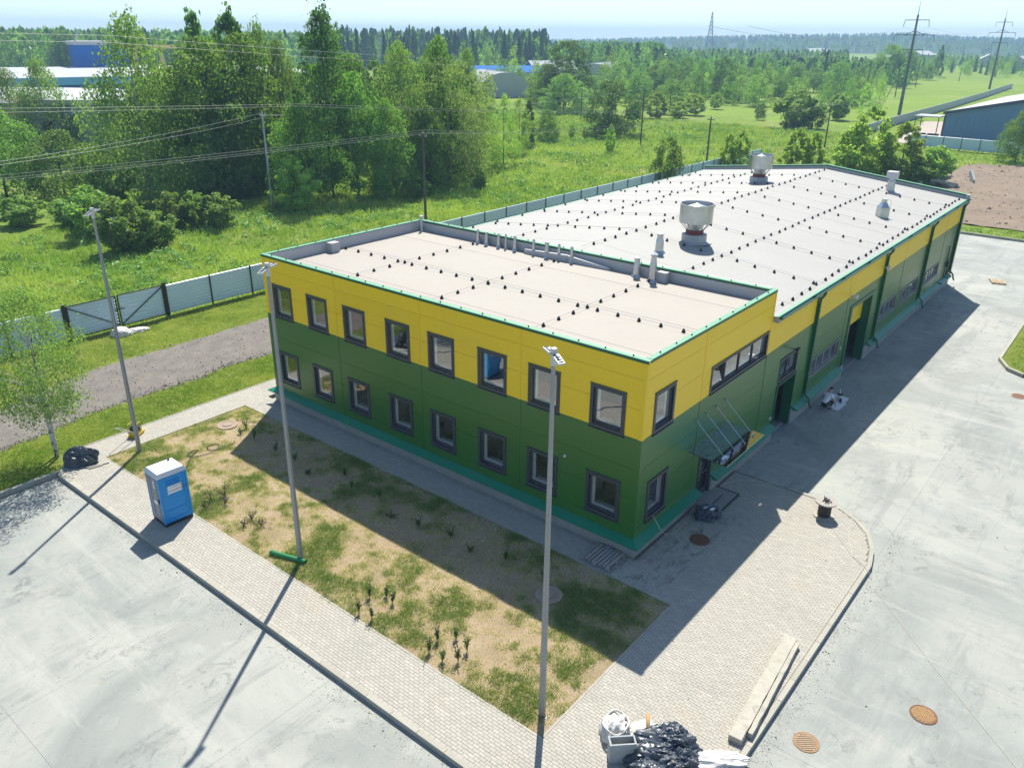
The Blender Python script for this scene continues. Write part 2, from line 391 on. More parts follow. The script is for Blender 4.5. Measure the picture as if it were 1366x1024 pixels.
# ------------------------------------------------------------------ mesh helpers
def link_mesh(name, me, mat, parent=None):
    if mat is not None:
        me.materials.append(MATS[mat])
    o = bpy.data.objects.new(name, me)
    COL.objects.link(o)
    if parent is not None:
        o.parent = parent
    return o
class MB:
    def __init__(s):
        s.v = []
        s.f = []
    def face(s, pts):
        n = len(s.v)
        s.v += [tuple(p) for p in pts]
        s.f.append(tuple(range(n, n + len(pts))))
    def hexa(s, c):
        n = len(s.v)
        s.v += [tuple(p) for p in c]
        for q in ((0, 3, 2, 1), (4, 5, 6, 7), (0, 1, 5, 4), (1, 2, 6, 5), (2, 3, 7, 6), (3, 0, 4, 7)):
            s.f.append(tuple(n + i for i in q))
    def box(s, x0, y0, z0, x1, y1, z1):
        s.hexa([(x0, y0, z0), (x1, y0, z0), (x1, y1, z0), (x0, y1, z0), (x0, y0, z1), (x1, y0, z1), (x1, y1, z1), (x0, y1, z1)])
        return s
    def beam(s, a, b, w, h, up=(0, 0, 1)):
        a, b = Vector(a), Vector(b)
        d = (b - a).normalized()
        u = Vector(up)
        if abs(d.dot(u)) > 0.98:
            u = Vector((1, 0, 0))
        r = d.cross(u).normalized() * (w / 2)
        u2 = r.cross(d).normalized() * (h / 2)
        s.hexa([a - r - u2, a + r - u2, a + r + u2, a - r + u2, b - r - u2, b + r - u2, b + r + u2, b - r + u2])
        return s
    def cyl(s, a, b, r0, r1=None, n=10, caps=True):
        r1 = r0 if r1 is None else r1
        a, b = Vector(a), Vector(b)
        d = (b - a).normalized()
        u = Vector((0, 0, 1)) if abs(d.z) < 0.95 else Vector((1, 0, 0))
        e1 = d.cross(u).normalized()
        e2 = d.cross(e1)
        k = len(s.v)
        for p, r in ((a, r0), (b, r1)):
            for i in range(n):
                t = 2 * math.pi * i / n
                s.v.append(tuple(p + e1 * (r * math.cos(t)) + e2 * (r * math.sin(t))))
        for i in range(n):
            j = (i + 1) % n
            s.f.append((k + i, k + j, k + n + j, k + n + i))
        if caps:
            s.f.append(tuple(k + i for i in range(n))[::-1])
            s.f.append(tuple(k + n + i for i in range(n)))
        return s
    def tube(s, pts, r, n=6, caps=True):
        pts = [Vector(p) for p in pts]
        rs = r if isinstance(r, (list, tuple)) else [r] * len(pts)
        k = len(s.v)
        e1 = None
        for i, p in enumerate(pts):
            d = (pts[min(i + 1, len(pts) - 1)] - pts[max(i - 1, 0)]).normalized()
            if e1 is None:
                u = Vector((0, 0, 1)) if abs(d.z) < 0.9 else Vector((1, 0, 0))
                e1 = d.cross(u).normalized()
            else:
                e1 = (e1 - d * e1.dot(d)).normalized()
            e2 = d.cross(e1)
            for j in range(n):
                t = 2 * math.pi * j / n
                s.v.append(tuple(p + e1 * (rs[i] * math.cos(t)) + e2 * (rs[i] * math.sin(t))))
        for i in range(len(pts) - 1):
            for j in range(n):
                q = (j + 1) % n
                s.f.append((k + i * n + j, k + i * n + q, k + (i + 1) * n + q, k + (i + 1) * n + j))
        if caps:
            s.f.append(tuple(k + j for j in range(n))[::-1])
            s.f.append(tuple(k + (len(pts) - 1) * n + j for j in range(n)))
        return s
    def lathe(s, prof, n=24, c=(0, 0), z0=0.0, cap=True):
        k = len(s.v)
        for r, z in prof:
            for i in range(n):
                t = 2 * math.pi * i / n
                s.v.append((c[0] + r * math.cos(t), c[1] + r * math.sin(t), z0 + z))
        for a in range(len(prof) - 1):
            for i in range(n):
                j = (i + 1) % n
                s.f.append((k + a * n + i, k + a * n + j, k + (a + 1) * n + j, k + (a + 1) * n + i))
        if cap:
            s.f.append(tuple(k + i for i in range(n))[::-1])
            s.f.append(tuple(k + (len(prof) - 1) * n + i for i in range(n)))
        return s
    def prism(s, poly, z0, z1):
        n = len(poly)
        k = len(s.v)
        s.v += [(x, y, z0) for x, y in poly] + [(x, y, z1) for x, y in poly]
        s.f.append(tuple(k + i for i in range(n))[::-1])
        s.f.append(tuple(k + n + i for i in range(n)))
        for i in range(n):
            j = (i + 1) % n
            s.f.append((k + i, k + j, k + n + j, k + n + i))
        return s
    def mesh(s, name, smooth=False):
        me = bpy.data.meshes.new(name)
        me.from_pydata(s.v, [], s.f)
        if smooth:
            me.polygons.foreach_set('use_smooth', [True] * len(me.polygons))
        me.update()
        return me
    def build(s, name, mat, parent=None, smooth=False):
        return link_mesh(name, s.mesh(name, smooth), mat, parent)
def np_mesh(name, verts, faces, tint=None, smooth=False):
    """verts (V,3), faces (F,k) numpy arrays."""
    me = bpy.data.meshes.new(name)
    k = faces.shape[1]
    me.vertices.add(len(verts))
    me.vertices.foreach_set('co', np.ascontiguousarray(verts, dtype=np.float32).ravel())
    me.loops.add(faces.size)
    me.loops.foreach_set('vertex_index', np.ascontiguousarray(faces, dtype=np.int32).ravel())
    me.polygons.add(len(faces))
    me.polygons.foreach_set('loop_start', np.arange(0, faces.size, k, dtype=np.int32))
    me.polygons.foreach_set('loop_total', np.full(len(faces), k, dtype=np.int32))
    me.polygons.foreach_set('use_smooth', np.full(len(faces), smooth, dtype=bool))
    me.update(calc_edges=True)
    if tint is not None:
        a = me.attributes.new('tint', 'FLOAT', 'POINT')
        a.data.foreach_set('value', np.ascontiguousarray(tint, dtype=np.float32))
    return me
def tag(o, label=None, cat=None, group=None, kind=None):
    if label:
        o['label'] = label
    if cat:
        o['category'] = cat
    if group:
        o['group'] = group
    if kind:
        o['kind'] = kind
    return o
def thing(name, label, cat, loc=(0, 0, 0), rz=0.0, group=None):
    o = bpy.data.objects.new(name, None)
    o.empty_display_size = 0.2
    COL.objects.link(o)
    o.location = loc
    o.rotation_euler = (0, 0, rz)
    return tag(o, label, cat, group)
def dup(root, loc=None, rz=None, label=None, group=None, parent=None, scale=None):
    r = root.copy()
    COL.objects.link(r)
    if loc is not None:
        r.location = loc
    if rz is not None:
        r.rotation_euler = (0, 0, rz)
    if label:
        r['label'] = label
    if group:
        r['group'] = group
    if parent is not None:
        r.parent = parent
    for ch in list(root.children):
        c = ch.copy()
        COL.objects.link(c)
        c.parent = r
        for g in ch.children:
            d = g.copy()
            COL.objects.link(d)
            d.parent = c
    return r
def in_poly(x, y, poly):
    x = np.asarray(x); y = np.asarray(y)
    ins = np.zeros(x.shape, bool)
    n = len(poly)
    for i in range(n):
        x0, y0 = poly[i]
        x1, y1 = poly[(i + 1) % n]
        c = ((y0 > y) != (y1 > y)) & (x < (x1 - x0) * (y - y0) / (y1 - y0 + 1e-12) + x0)
        ins ^= c
    return ins
def fbm(x, y, f, seed=0.0):
    return mnoise.fractal(Vector((x * f + seed, y * f - seed, seed * 1.7)), 0.9, 2.1, 4)
# ------------------------------------------------------------------ ground, yard, road
YZ = -0.17                                    # level of the concrete yard
def grid_sheet(name, x0, x1, y0, y1, step, zf, mat, kind='structure', keep=None, parent=None):
    nx = int(round((x1 - x0) / step)); ny = int(round((y1 - y0) / step))
    vs = []; fs = []
    for j in range(ny + 1):
        for i in range(nx + 1):
            x = x0 + (x1 - x0) * i / nx; y = y0 + (y1 - y0) * j / ny
            vs.append((x, y, zf(x, y)))
    for j in range(ny):
        for i in range(nx):
            a = j * (nx + 1) + i
            if keep is None or keep(x0 + (x1 - x0) * (i + .5) / nx, y0 + (y1 - y0) * (j + .5) / ny):
                fs.append((a, a + 1, a + nx + 2, a + nx + 1))
    me = bpy.data.meshes.new(name)
    me.from_pydata(vs, [], fs)
    me.polygons.foreach_set('use_smooth', [True] * len(fs))
    o = link_mesh(name, me, mat, parent)
    if kind:
        o['kind'] = kind
    return o
mb = MB()
mb.face([(-850, -850, -0.35), (2900, -850, -0.35), (2900, 2900, -0.35), (-850, 2900, -0.35)])
tag(mb.build('terrain', 'field'), kind='structure')
def hz_meadow(x, y):
    e = min(1.0, max(0.0, (y - 37.2) / 3.0), max(0.0, (x + 78) / 5), max(0.0, (168 - x) / 25), max(0.0, (178 - y) / 25))
    return -0.36 + e * (0.24 + 0.22 * fbm(x, y, 0.11) + 0.12 * fbm(x, y, 0.5, 3))
grid_sheet('meadow', -80, 170, 37.1, 180, 1.6, hz_meadow, 'grass_ground')
def hz_back(x, y):
    e = min(1.0, max(0, (x - 66.5) / 2), max(0, (150 - x) / 10), max(0, (y + 60) / 8), 1)
    return -0.36 + e * (0.22 + 0.12 * fbm(x, y, 0.15, 5) + 0.06 * fbm(x, y, 0.7, 9))
DIRT = [(70.8, -62), (70.6, 4.5), (80, 8.5), (97, 12.8), (106, 13.4), (118, 13), (123, 5), (126, -62)]
def in_dirt(x, y): return bool(in_poly([x], [y], DIRT)[0])
def hz_dirt(x, y): return 0.05 + 0.16 * fbm(x, y, 0.22, 2) + 0.13 * fbm(x * 1.0, y * 2.6, 0.55, 4)
DIN = [(73, -60), (73, 3.0), (81, 6.5), (97, 10.6), (116, 10.8), (120.5, 4), (123.5, -60)]
grid_sheet('rough_grass', 66.45, 152, -62, 37.1, 1.6, hz_back, 'grass_ground', keep=lambda x, y: not bool(in_poly([x], [y], DIN)[0]))
grid_sheet('dirt_field', 70, 127, -62, 14, 0.9, hz_dirt, 'dirt', keep=in_dirt)
def hz_strip(x, y):
    return -0.035 + 0.03 * fbm(x, y, 0.4, 1) + 0.015 * fbm(x, y, 1.8, 6)
grid_sheet('grass_verge', -70, 66.4, 21.7, 37.3, 0.8, hz_strip, 'strip_ground')
def road_lo(x): return 26.15 + 0.35 * fbm(x, 0, 0.25) + (0.10 * (x + 4) if x < -4 else 0)
def road_hi(x): return 32.3 + 0.35 * fbm(x, 9, 0.25) + (0.35 * (x + 3) * -1 * -0.8 if x < -3 else 0)
vs = []; fs = []
xs = [x * 0.8 for x in range(-88, 70)]
for x in xs:
    lo, hi = road_lo(x), max(road_lo(x) + 4.5, road_hi(x))
    for k in range(9):
        y = lo + (hi - lo) * k / 8
        edge = min(k, 8 - k)
        vs.append((x, y, hz_strip(x, y) + (-0.03 if edge == 0 else 0.035 + 0.02 * fbm(x, y, 1.2, 8))))
for i in range(len(xs) - 1):
    for k in range(8):
        a = i * 9 + k
        fs.append((a, a + 9, a + 10, a + 1))
me = bpy.data.meshes.new('gravel_road'); me.from_pydata(vs, [], fs)
road = tag(link_mesh('gravel_road', me, 'gravel'), kind='structure')
# loose stones lying on the gravel road, more of them along its edges
P = []
for _ in range(5200):
    x = rng.uniform(-30, 16); lo, hi = road_lo(x), road_hi(x)
    y = lo + (hi - lo) * (rng.random() if rng.random() < .55 else (0.02 + abs(rng.gauss(0, .07))))
    P.append((x, y))
vs = []; fs = []
for x, y in P:
    r = rng.uniform(.015, .05) * (2.0 if rng.random() < .05 else 1)
    z = hz_strip(x, y) + .035; a = rng.random() * 6.28; n = len(vs)
    for k in range(4):
        t = a + k * 1.57
        vs.append((x + r * math.cos(t) * rng.uniform(.7, 1.2), y + r * math.sin(t) * rng.uniform(.7, 1.2), z - .005))
    vs.append((x, y, z + r * rng.uniform(.6, 1.0)))
    fs += [(n, n + 1, n + 4), (n + 1, n + 2, n + 4), (n + 2, n + 3, n + 4), (n + 3, n, n + 4)]
me = bpy.data.meshes.new('loose_stones'); me.from_pydata(vs, [], fs)
o = link_mesh('loose_stones', me, 'stone', road); o['kind'] = 'stuff'
# concrete yard: cast slabs with open joints
mb = MB()
mb.box(-62, -72, -0.34, 66.2, 21.55, YZ - 0.008)
yard = tag(mb.build('concrete_yard', 'plinth'), kind='structure')
ISL = [(30.75, -6.42), (39.2, -6.40), (62, -6.4), (62, -60), (40, -60), (28.8, -12), (28.8, -7.9), (29.35, -7.05)]
def slab(x0, y0, x1, y1):
    g = 0.003
    mb = MB()
    mb.box(x0 + g, y0 + g, -0.30, x1 - g, y1 - g, YZ)
    mb.build('concrete_slab', 'yard_concrete', yard)
XE = [-62, -52, -44, -37, -30, -23.5, -17, -10.4]
YE = [-72, -60, -48, -38, -30, -20, -13.2, -6.72, -1.6, 3.71, 9.4, 15.15, 21.5]
for i in range(len(XE) - 1):
    for j in range(len(YE) - 1):
        slab(XE[i], YE[j], XE[i + 1], YE[j + 1])
XR = [-10.4, -4.6, 1.4, 7.4, 13.4, 19.4, 25.6, 31.8, 38, 44.2, 50, 55.4, 60.8, 66.1]
YR = [-72, -60, -48, -38, -30, -24, -18, -12.4, -6.72, -3.1, 0.05]
for i in range(len(XR) - 1):
    for j in range(len(YR) - 1):
        if XR[i + 1] < 5 and YR[j] >= -6.8:
            continue
        slab(XR[i], YR[j], XR[i + 1], YR[j + 1])
for i in range(9, len(XR) - 1):
    for y0, y1 in ((0.05, 5.5), (5.5, 11), (11, 16.5), (16.5, 21.5)):
        if XR[i] > 44:
            slab(max(XR[i], 46.4), y0, XR[i + 1], y1)
# grass island in the yard with its own kerb
isl = MB().prism(ISL, -0.2, -0.03).build('grass_island', 'strip_ground')
isl['kind'] = 'structure'
def kerb_run(pts, parent, z0, z1, w, L=1.0, mat='kerb', side=1, name='kerb_stone'):
    for (a, b) in zip(pts[:-1], pts[1:]):
        a = Vector((a[0], a[1], 0)); b = Vector((b[0], b[1], 0))
        n = max(1, round((b - a).length / L))
        d = (b - a) / n
        nrm = Vector((-d.y, d.x, 0)).normalized() * w * side
        for k in range(n):
            p = a + d * k + d * 0.006; q = a + d * (k + 1) - d * 0.006
            c = 0.012
            jz = rng.uniform(-.003, .003)
            mb = MB()
            lo = [p, q, q + nrm, p + nrm]
            mb.hexa([(v.x, v.y, z0) for v in lo] + [(v.x, v.y, z1 + jz) for v in lo])
            mb.build(name, mat, parent)
kerb_run(ISL[:2] + [(62, -6.4)], isl, -0.25, 0.03, 0.15, 1.0)
kerb_run([(28.8, -12), ISL[6], ISL[7], ISL[0]], isl, -0.25, 0.03, 0.15, 1.0)
kb = thing('yard_kerb', None, None); kb['kind'] = 'structure'
kerb_run([(66.25, -60), (66.25, 22)], kb, -0.35, 0.05, 0.16, 1.0, side=-1)
kerb_run([(-60, 21.62), (-10.3, 21.62)], kb, -0.35, 0.04, 0.15, 1.0)

# ------------------------------------------------------------------ pavement of concrete block pavers
APR = [(8.19, -2.45), (8.19, -3.7), (7.98, -4.71), (7.48, -5.48), (6.88, -6.02), (6.01, -6.4), (4.98, -6.62)]
REG_PATH = [(-10.31, -6.62), (-8.47, -6.62), (-8.47, 21.5), (-8.47, 23.15), (-8.9, 23.15), (-10.31, 21.5)]
REG_LINK = [(-8.47, 21.5), (12, 21.5), (12, 23.1), (-8.47, 23.15)]
REG_FRONT = [(-1.40, -2.4), (-0.10, -2.4), (-0.10, 21.5), (-1.40, 21.5)]
REG_APRON = [(-8.47, -6.62)] + APR[::-1] + [(8.19, -0.12), (-0.10, -0.12), (-0.10, -2.4), (-8.47, -2.4)]
REGS = [REG_PATH, REG_LINK, REG_FRONT, REG_APRON]
SLABHOLE = [(4.55, 0.1), (4.55, -1.12), (6.47, -1.12), (6.47, 0.1)]
pv = MB()
for r in REGS:
    pv.prism(r, -0.3, -0.006)
pave = tag(pv.build('pavement', 'joint_sand'), kind='structure')
cx = []; cy = []
for k, x in enumerate(np.arange(-10.25, 12.0, 0.1)):
    off = 0.1 * (k % 2)
    for y in np.arange(-6.7 + off, 23.3, 0.2):
        cx.append(x); cy.append(y)
cx = np.array(cx); cy = np.array(cy)
ok = np.zeros(len(cx), bool)
for r in REGS:
    ok |= in_poly(cx, cy, r)
for dx, dy in ((-.045, -.09), (.045, -.09), (.045, .09), (-.045, .09)):
    q = np.zeros(len(cx), bool)
    for r in REGS:
        q |= in_poly(cx + dx, cy + dy, r)
    ok &= q
def inside(x, y):
    q = np.zeros(len(x), bool)
    for r in REGS:
        q |= in_poly(x, y, r)
    return q & ~in_poly(x, y, SLABHOLE)
hx_ = []; hy_ = []
for s_ in (-.05, .05):                       # cut stones close the ends of the courses
    q = ~ok
    for dx, dy in ((-.045, -.045), (.045, -.045), (.045, .045), (-.045, .045)):
        q &= inside(cx + dx, cy + s_ + dy)
    hx_.append(cx[q]); hy_.append(cy[q] + s_)
hx_ = np.concatenate(hx_); hy_ = np.concatenate(hy_)
ok &= ~in_poly(cx, cy, SLABHOLE)
cx = cx[ok]; cy = cy[ok]
near = np.argsort((cx - CAM.x) ** 2 + (cy - CAM.y) ** 2)
# nearest stones the picture shows: to the right of the path's kerb and ahead of the lower frame edge
def rowcol(x, y):
    d = np.stack([x - CAM.x, y - CAM.y, np.full_like(x, -CAM.z)], 1)
    zc = d @ np.array(F_); return 683 + 1065.6 * (d @ np.array(R_)) / zc, 512 - 1065.6 * (d @ np.array(U_)) / zc
px, py = rowcol(cx, cy)
inview = (px > 0) & (px < 1366) & (py < 1020)
near = [i for i in near if inview[i]]
single = set(near[:300])
g = 0.0031
NH = len(hx_)
def paver_verts(x, y, dz):
    a, b, c, e = x - .05 + g, x + .05 - g, y - .1 + g, y + .1 - g
    s = .0012
    return [(a, c, -.014), (b, c, -.014), (b, e, -.014), (a, e, -.014), (a + s, c + s, dz), (b - s, c + s, dz), (b - s, e - s, dz), (a + s, e - s, dz)]
tmp = MB(); tmp.hexa(paver_verts(0, 0, 0.0))
pme = tmp.mesh('paver'); pme.materials.append(MATS['paver'])
idx = [i for i in range(len(cx)) if i not in single]
for i in single:
    o = bpy.data.objects.new('paver', pme); COL.objects.link(o)
    o.parent = pave; o.location = (cx[i], cy[i], rng.uniform(-.002, .002))
NP_ = len(idx) + NH
V = np.zeros((NP_ * 8, 3)); Fc = np.zeros((NP_ * 5, 4), int); T = np.zeros(NP_ * 8)
q5 = np.array([(4, 5, 6, 7), (0, 1, 5, 4), (1, 2, 6, 5), (2, 3, 7, 6), (3, 0, 4, 7)])
base = np.array(paver_verts(0, 0, 0.0))
for n in range(NP_):
    if n < len(idx): V[n * 8:n * 8 + 8] = base + np.array([cx[idx[n]], cy[idx[n]], 0])
    else: V[n * 8:n * 8 + 8] = base * np.array([1, .49, 1]) + np.array([hx_[n - len(idx)], hy_[n - len(idx)], 0])
    V[n * 8 + 4:n * 8 + 8, 2] += rng.uniform(-.002, .002)
    Fc[n * 5:n * 5 + 5] = q5 + n * 8
    T[n * 8:n * 8 + 8] = rng.random()
o = link_mesh('paver_field', np_mesh('paver_field', V, Fc, T), 'paver', pave); o['kind'] = 'stuff'
kerb_run([(-10.45, -6.75), (-10.45, 21.45), (-8.98, 23.28)], pave, -0.3, 0.012, 0.15, 1.0, side=-1)
kerb_run([(-10.3, -6.77)] + [(4.98, -6.77), (6.06, -6.54), (6.98, -6.13), (7.6, -5.56), (8.12, -4.76), (8.34, -3.71), (8.34, -2.45)], pave, -0.3, 0.004, 0.15, 1.0)
# thin edging stones round the planted bed and along the verge
kerb_run([(-8.50, -2.4), (-8.50, 21.5)], pave, -0.2, 0.008, 0.07, 1.0, side=-1, name='edging_stone')
kerb_run([(-8.4, 21.5), (-1.47, 21.5)], pave, -0.2, 0.008, 0.07, 1.0, side=-1, name='edging_stone')
kerb_run([(-8.4, -2.4), (-1.47, -2.4)], pave, -0.2, 0.008, 0.07, 1.0, name='edging_stone')
kerb_run([(-1.40, -2.4), (-1.40, 21.5)], pave, -0.2, 0.008, 0.07, 1.0, name='edging_stone')
kerb_run([(-8.9, 23.15), (12, 23.12)], pave, -0.2, 0.006, 0.07, 1.0, name='edging_stone')
# bed
BX0, BX1, BY0, BY1 = -8.43, -1.47, -2.33, 21.43
def hz_bed(x, y):
    e = min(1, (x - BX0) / .3, (BX1 - x) / .3, (y - BY0) / .3, (BY1 - y) / .3)
    return -0.03 + max(0, e) * (0.03 + 0.035 * fbm(x, y, 0.7, 4) + 0.012 * fbm(x, y, 4, 2))
grid_sheet('planting_bed', BX0, BX1, BY0, BY1, 0.2, hz_bed, 'bed_soil')

# ------------------------------------------------------------------ the building
BW, D1, BL = 20.75, 10.48, 46.3
H1, HS, HB = 7.5, 4.63, 0.73
EAVE, RIDGE = 6.30, 7.42
RZ = 6.95
bld = thing('commercial_building', 'long yellow and green panelled workshop building with flat roofed office front', 'building')
class Fac:
    def __init__(s, o, u, n):
        s.o, s.u, s.n = o, u, n
    def p(s, u, z, d=0.0):
        return (s.o[0] + s.u[0] * u + s.n[0] * d, s.o[1] + s.u[1] * u + s.n[1] * d, z)
    def bx(s, mb, u0, u1, z0, z1, d0, d1):
        P = s.p
        mb.hexa([P(u0, z0, d0), P(u1, z0, d0), P(u1, z0, d1), P(u0, z0, d1), P(u0, z1, d0), P(u1, z1, d0), P(u1, z1, d1), P(u0, z1, d1)])
FR = Fac((0, 0), (0, 1), (-1, 0))
RI = Fac((0, 0), (1, 0), (0, -1))
def cells(F, u0, u1, z0, z1, holes, d0, d1, split=False):
    us = sorted({u0, u1} | {c for h in holes for c in (h[0], h[1]) if u0 < c < u1})
    zs = sorted({z0, z1} | {c for h in holes for c in (h[2], h[3]) if z0 < c < z1})
    solid = {}
    for i in range(len(us) - 1):
        for j in range(len(zs) - 1):
            uc, zc = (us[i] + us[i + 1]) / 2, (zs[j] + zs[j + 1]) / 2
            solid[i, j] = not any(h[0] < uc < h[1] and h[2] < zc < h[3] for h in holes)
    comp = {}
    for c0 in solid:
        if not solid[c0] or c0 in comp:
            continue
        k = max(comp.values(), default=-1) + 1 if split else 0
        st_ = [c0]
        while st_:
            c = st_.pop()
            if c in comp or not solid.get(c, False):
                continue
            comp[c] = k
            st_ += [(c[0] + 1, c[1]), (c[0] - 1, c[1]), (c[0], c[1] + 1), (c[0], c[1] - 1)]
    out = [MB() for _ in range(max(comp.values(), default=0) + 1)]
    P = F.p
    for (i, j), s in solid.items():
        if not s:
            continue
        mb = out[comp[i, j]]
        a, b, c, e = us[i], us[i + 1], zs[j], zs[j + 1]
        mb.face([P(a, c, d1), P(b, c, d1), P(b, e, d1), P(a, e, d1)])
        mb.face([P(a, c, d0), P(a, e, d0), P(b, e, d0), P(b, c, d0)])
        for (di, dj, q) in ((-1, 0, (a, c, a, e)), (1, 0, (b, c, b, e)), (0, -1, (a, c, b, c)), (0, 1, (a, e, b, e))):
            if not solid.get((i + di, j + dj), False):
                mb.face([P(q[0], q[1], d0), P(q[2], q[3], d0), P(q[2], q[3], d1), P(q[0], q[1], d1)])
    return out
FW = [19.45, 16.90, 14.38, 11.67, 9.20, 6.55, 4.10, 1.40]
TW, TH, CS = 1.42, 1.62, 0.13
fh = []
for uc in FW:
    for zc in (5.39, 2.0):
        fh.append((uc - TW / 2 + CS, uc + TW / 2 - CS, zc - TH / 2 + CS, zc + TH / 2 - CS))
rh = [(0.80, 1.98, 4.72, 6.02), (0.80, 1.98, 1.23, 2.63), (5.02, 10.12, 4.74, 5.66),
      (4.72, 5.90, -0.2, 2.35), (12.30, 14.22, 2.80, 3.74), (12.25, 14.35, -0.2, 2.52),
      (16.50, 20.55, 1.66, 2.48), (21.98, 25.42, -0.2, 3.82), (27.2, 31.0, 1.66, 2.48), (32.1, 36.2, 1.66, 2.48), (38.2, 41.8, 1.60, 2.36)]
def wall(F, u0, u1, z0, ztop, holes, ucuts, name='wall'):
    w = cells(F, u0 + .005, u1 - .005, z0 - .05, ztop - .03, holes, -0.15, -0.025)[0].build(name, 'joint_dark', bld)
    zc = [z0, 1.15, 2.31, 3.47, HS, 5.72, 6.80]
    zc = [z for z in zc if z < ztop - .2 and z >= z0] + [ztop]
    uc = [u0] + [u for u in ucuts if u0 < u < u1] + [u1]
    for i in range(len(uc) - 1):
        for j in range(len(zc) - 1):
            g = 0.005
            a, b, c, e = uc[i] + g, uc[i + 1] - g, zc[j] + g, zc[j + 1] - g
            hs = [h for h in holes if h[0] < b and h[1] > a and h[2] < e and h[3] > c]
            for mb in cells(F, a, b, c, e, hs, -0.024, 0.0, True):
              if mb.f:
                mb.build('wall_panel', 'yellow_panel' if (c + e) / 2 > HS else 'green_panel', w)
    return w
wf = wall(FR, 0, BW, HB, H1 - .02, fh, [5.22, 10.4, 15.6])
wr1 = wall(RI, 0, D1, HB, H1 - .02, [h for h in rh if h[1] < D1 + 1], [4.27])
wr2 = wall(RI, D1, BL, HB, EAVE - .02, [h for h in rh if h[1] > D1 + 1], [15.75, 21.0, 26.2, 31.5, 36.8, 42.0])
wb = wall(Fac((0, BW), (1, 0), (0, 1)), 0, D1, 0.1, H1 - .02, [], [5.2])
wb2 = wall(Fac((0, BW), (1, 0), (0, 1)), D1, BL, 0.1, EAVE - .02, [], [15.75, 21.0, 26.2, 31.5, 36.8, 42.0])
FE = Fac((BL, 0), (0, 1), (1, 0))
we = wall(FE, 0, BW, 0.1, EAVE - .02, [], [5.2, 10.4, 15.6])
# cover strips over the vertical joints and at the corners
for F, us, zt, wl in ((FR, [5.22, 10.4, 15.6], H1 - .04, wf), (RI, [4.27], H1 - .04, wr1), (RI, [21.0, 31.5, 42.0], EAVE - .04, wr2)):
    for u in us:
        for z0, z1, mt in ((HB, HS, 'green_panel'), (HS + .004, zt, 'yellow_panel')):
            mb = MB(); F.bx(mb, u - .06, u + .06, z0, z1, -.002, .012)
            mb.build('joint_cover', mt, wl)
for z0, z1, mt in ((HB, HS, 'green_panel'), (HS + .004, H1 - .04, 'yellow_panel')):
    mb = MB(); mb.box(-.016, -.016, z0, .16, .002, z1); mb.box(-.016, .0025, z0, .002, .16, z1)
    mb.build('corner_cover', mt, wf)
    mb = MB(); mb.box(-.016, BW - .16, z0, .002, BW + .016, z1); mb.box(.0025, BW - .002, z0, .16, BW + .016, z1)
    mb.build('corner_cover', mt, wf)
    mb = MB(); mb.box(D1 - .12, -.016, z0, D1 + .01, .002, z1 if z0 > HS else z1)
    mb.build('corner_cover', mt, wr1)
# horizontal seams where the colours meet
mb = MB(); FR.bx(mb, 0.16, BW - .16, HS - .012, HS + .012, -.002, .008); mb.build('colour_seam', 'green_panel', wf)
# plinth and sloping base flashing
pl = MB()
pl.box(-.08, -.08, -.32, BL + .06, .08, .70)
pl.box(-.08, .085, -.32, .08, BW + .08, .70)
plo = MB()
def plinth(x0, y0, x1, y1): return MB().box(x0, y0, -.32, x1, y1, .64)
pc = [-.08, 4.72]
seg = [(-.08, 4.70), (5.92, 12.2), (14.42, 21.9), (25.5, BL + .06)]
pr_ = bpy.data.objects.new('plinth', None)
first = None
for a, b in seg:
    x = a
    while x < b - .01:
        e = min(b, x + 2.6)
        if b - e < .8: e = b
        plinth(x + .004, -.085, e - .004, .12).build('plinth_block', 'plinth', bld)
        x = e
y = .13
while y < BW:
    e = min(BW + .08, y + 2.6)
    if BW - e < .8: e = BW + .08
    plinth(-.085, y + .004, .12, e - .004).build('plinth_block', 'plinth', bld)
    y = e
bpy.data.objects.remove(pr_)
def flash(F, u0, u1, end0=True, end1=True, m0=0.0, m1=0.0):
    """folded sheet: slopes out from the wall foot, small vertical drip, mitred by m0/m1 at corners"""
    mb = MB(); P = F.p
    A0, A1 = P(u0, HB + .02, .003), P(u1, HB + .02, .003)
    B0, B1 = P(u0 - m0, .60, .34), P(u1 + m1, .60, .34)
    C0, C1 = P(u0 - m0, .555, .34), P(u1 + m1, .555, .34)
    D0, D1_ = P(u0, .53, .003), P(u1, .53, .003)
    mb.face([A0, A1, B1, B0]); mb.face([B0, B1, C1, C0]); mb.face([C0, C1, D1_, D0])
    mb.face([A0, B0, C0, D0]); mb.face([A1, D1_, C1, B1])
    mb.build('base_flashing', 'flashing_green', bld)
flash(FR, 0, BW, m0=.34, m1=.3)
flash(RI, 0, 4.62, m0=.34)
for a, b in ((5.96, 12.05), (14.55, 21.2), (26.1, 26.85), (27.2, 42.55), (42.9, 44.6), (44.9, 45.9)):
    flash(RI, a, b)
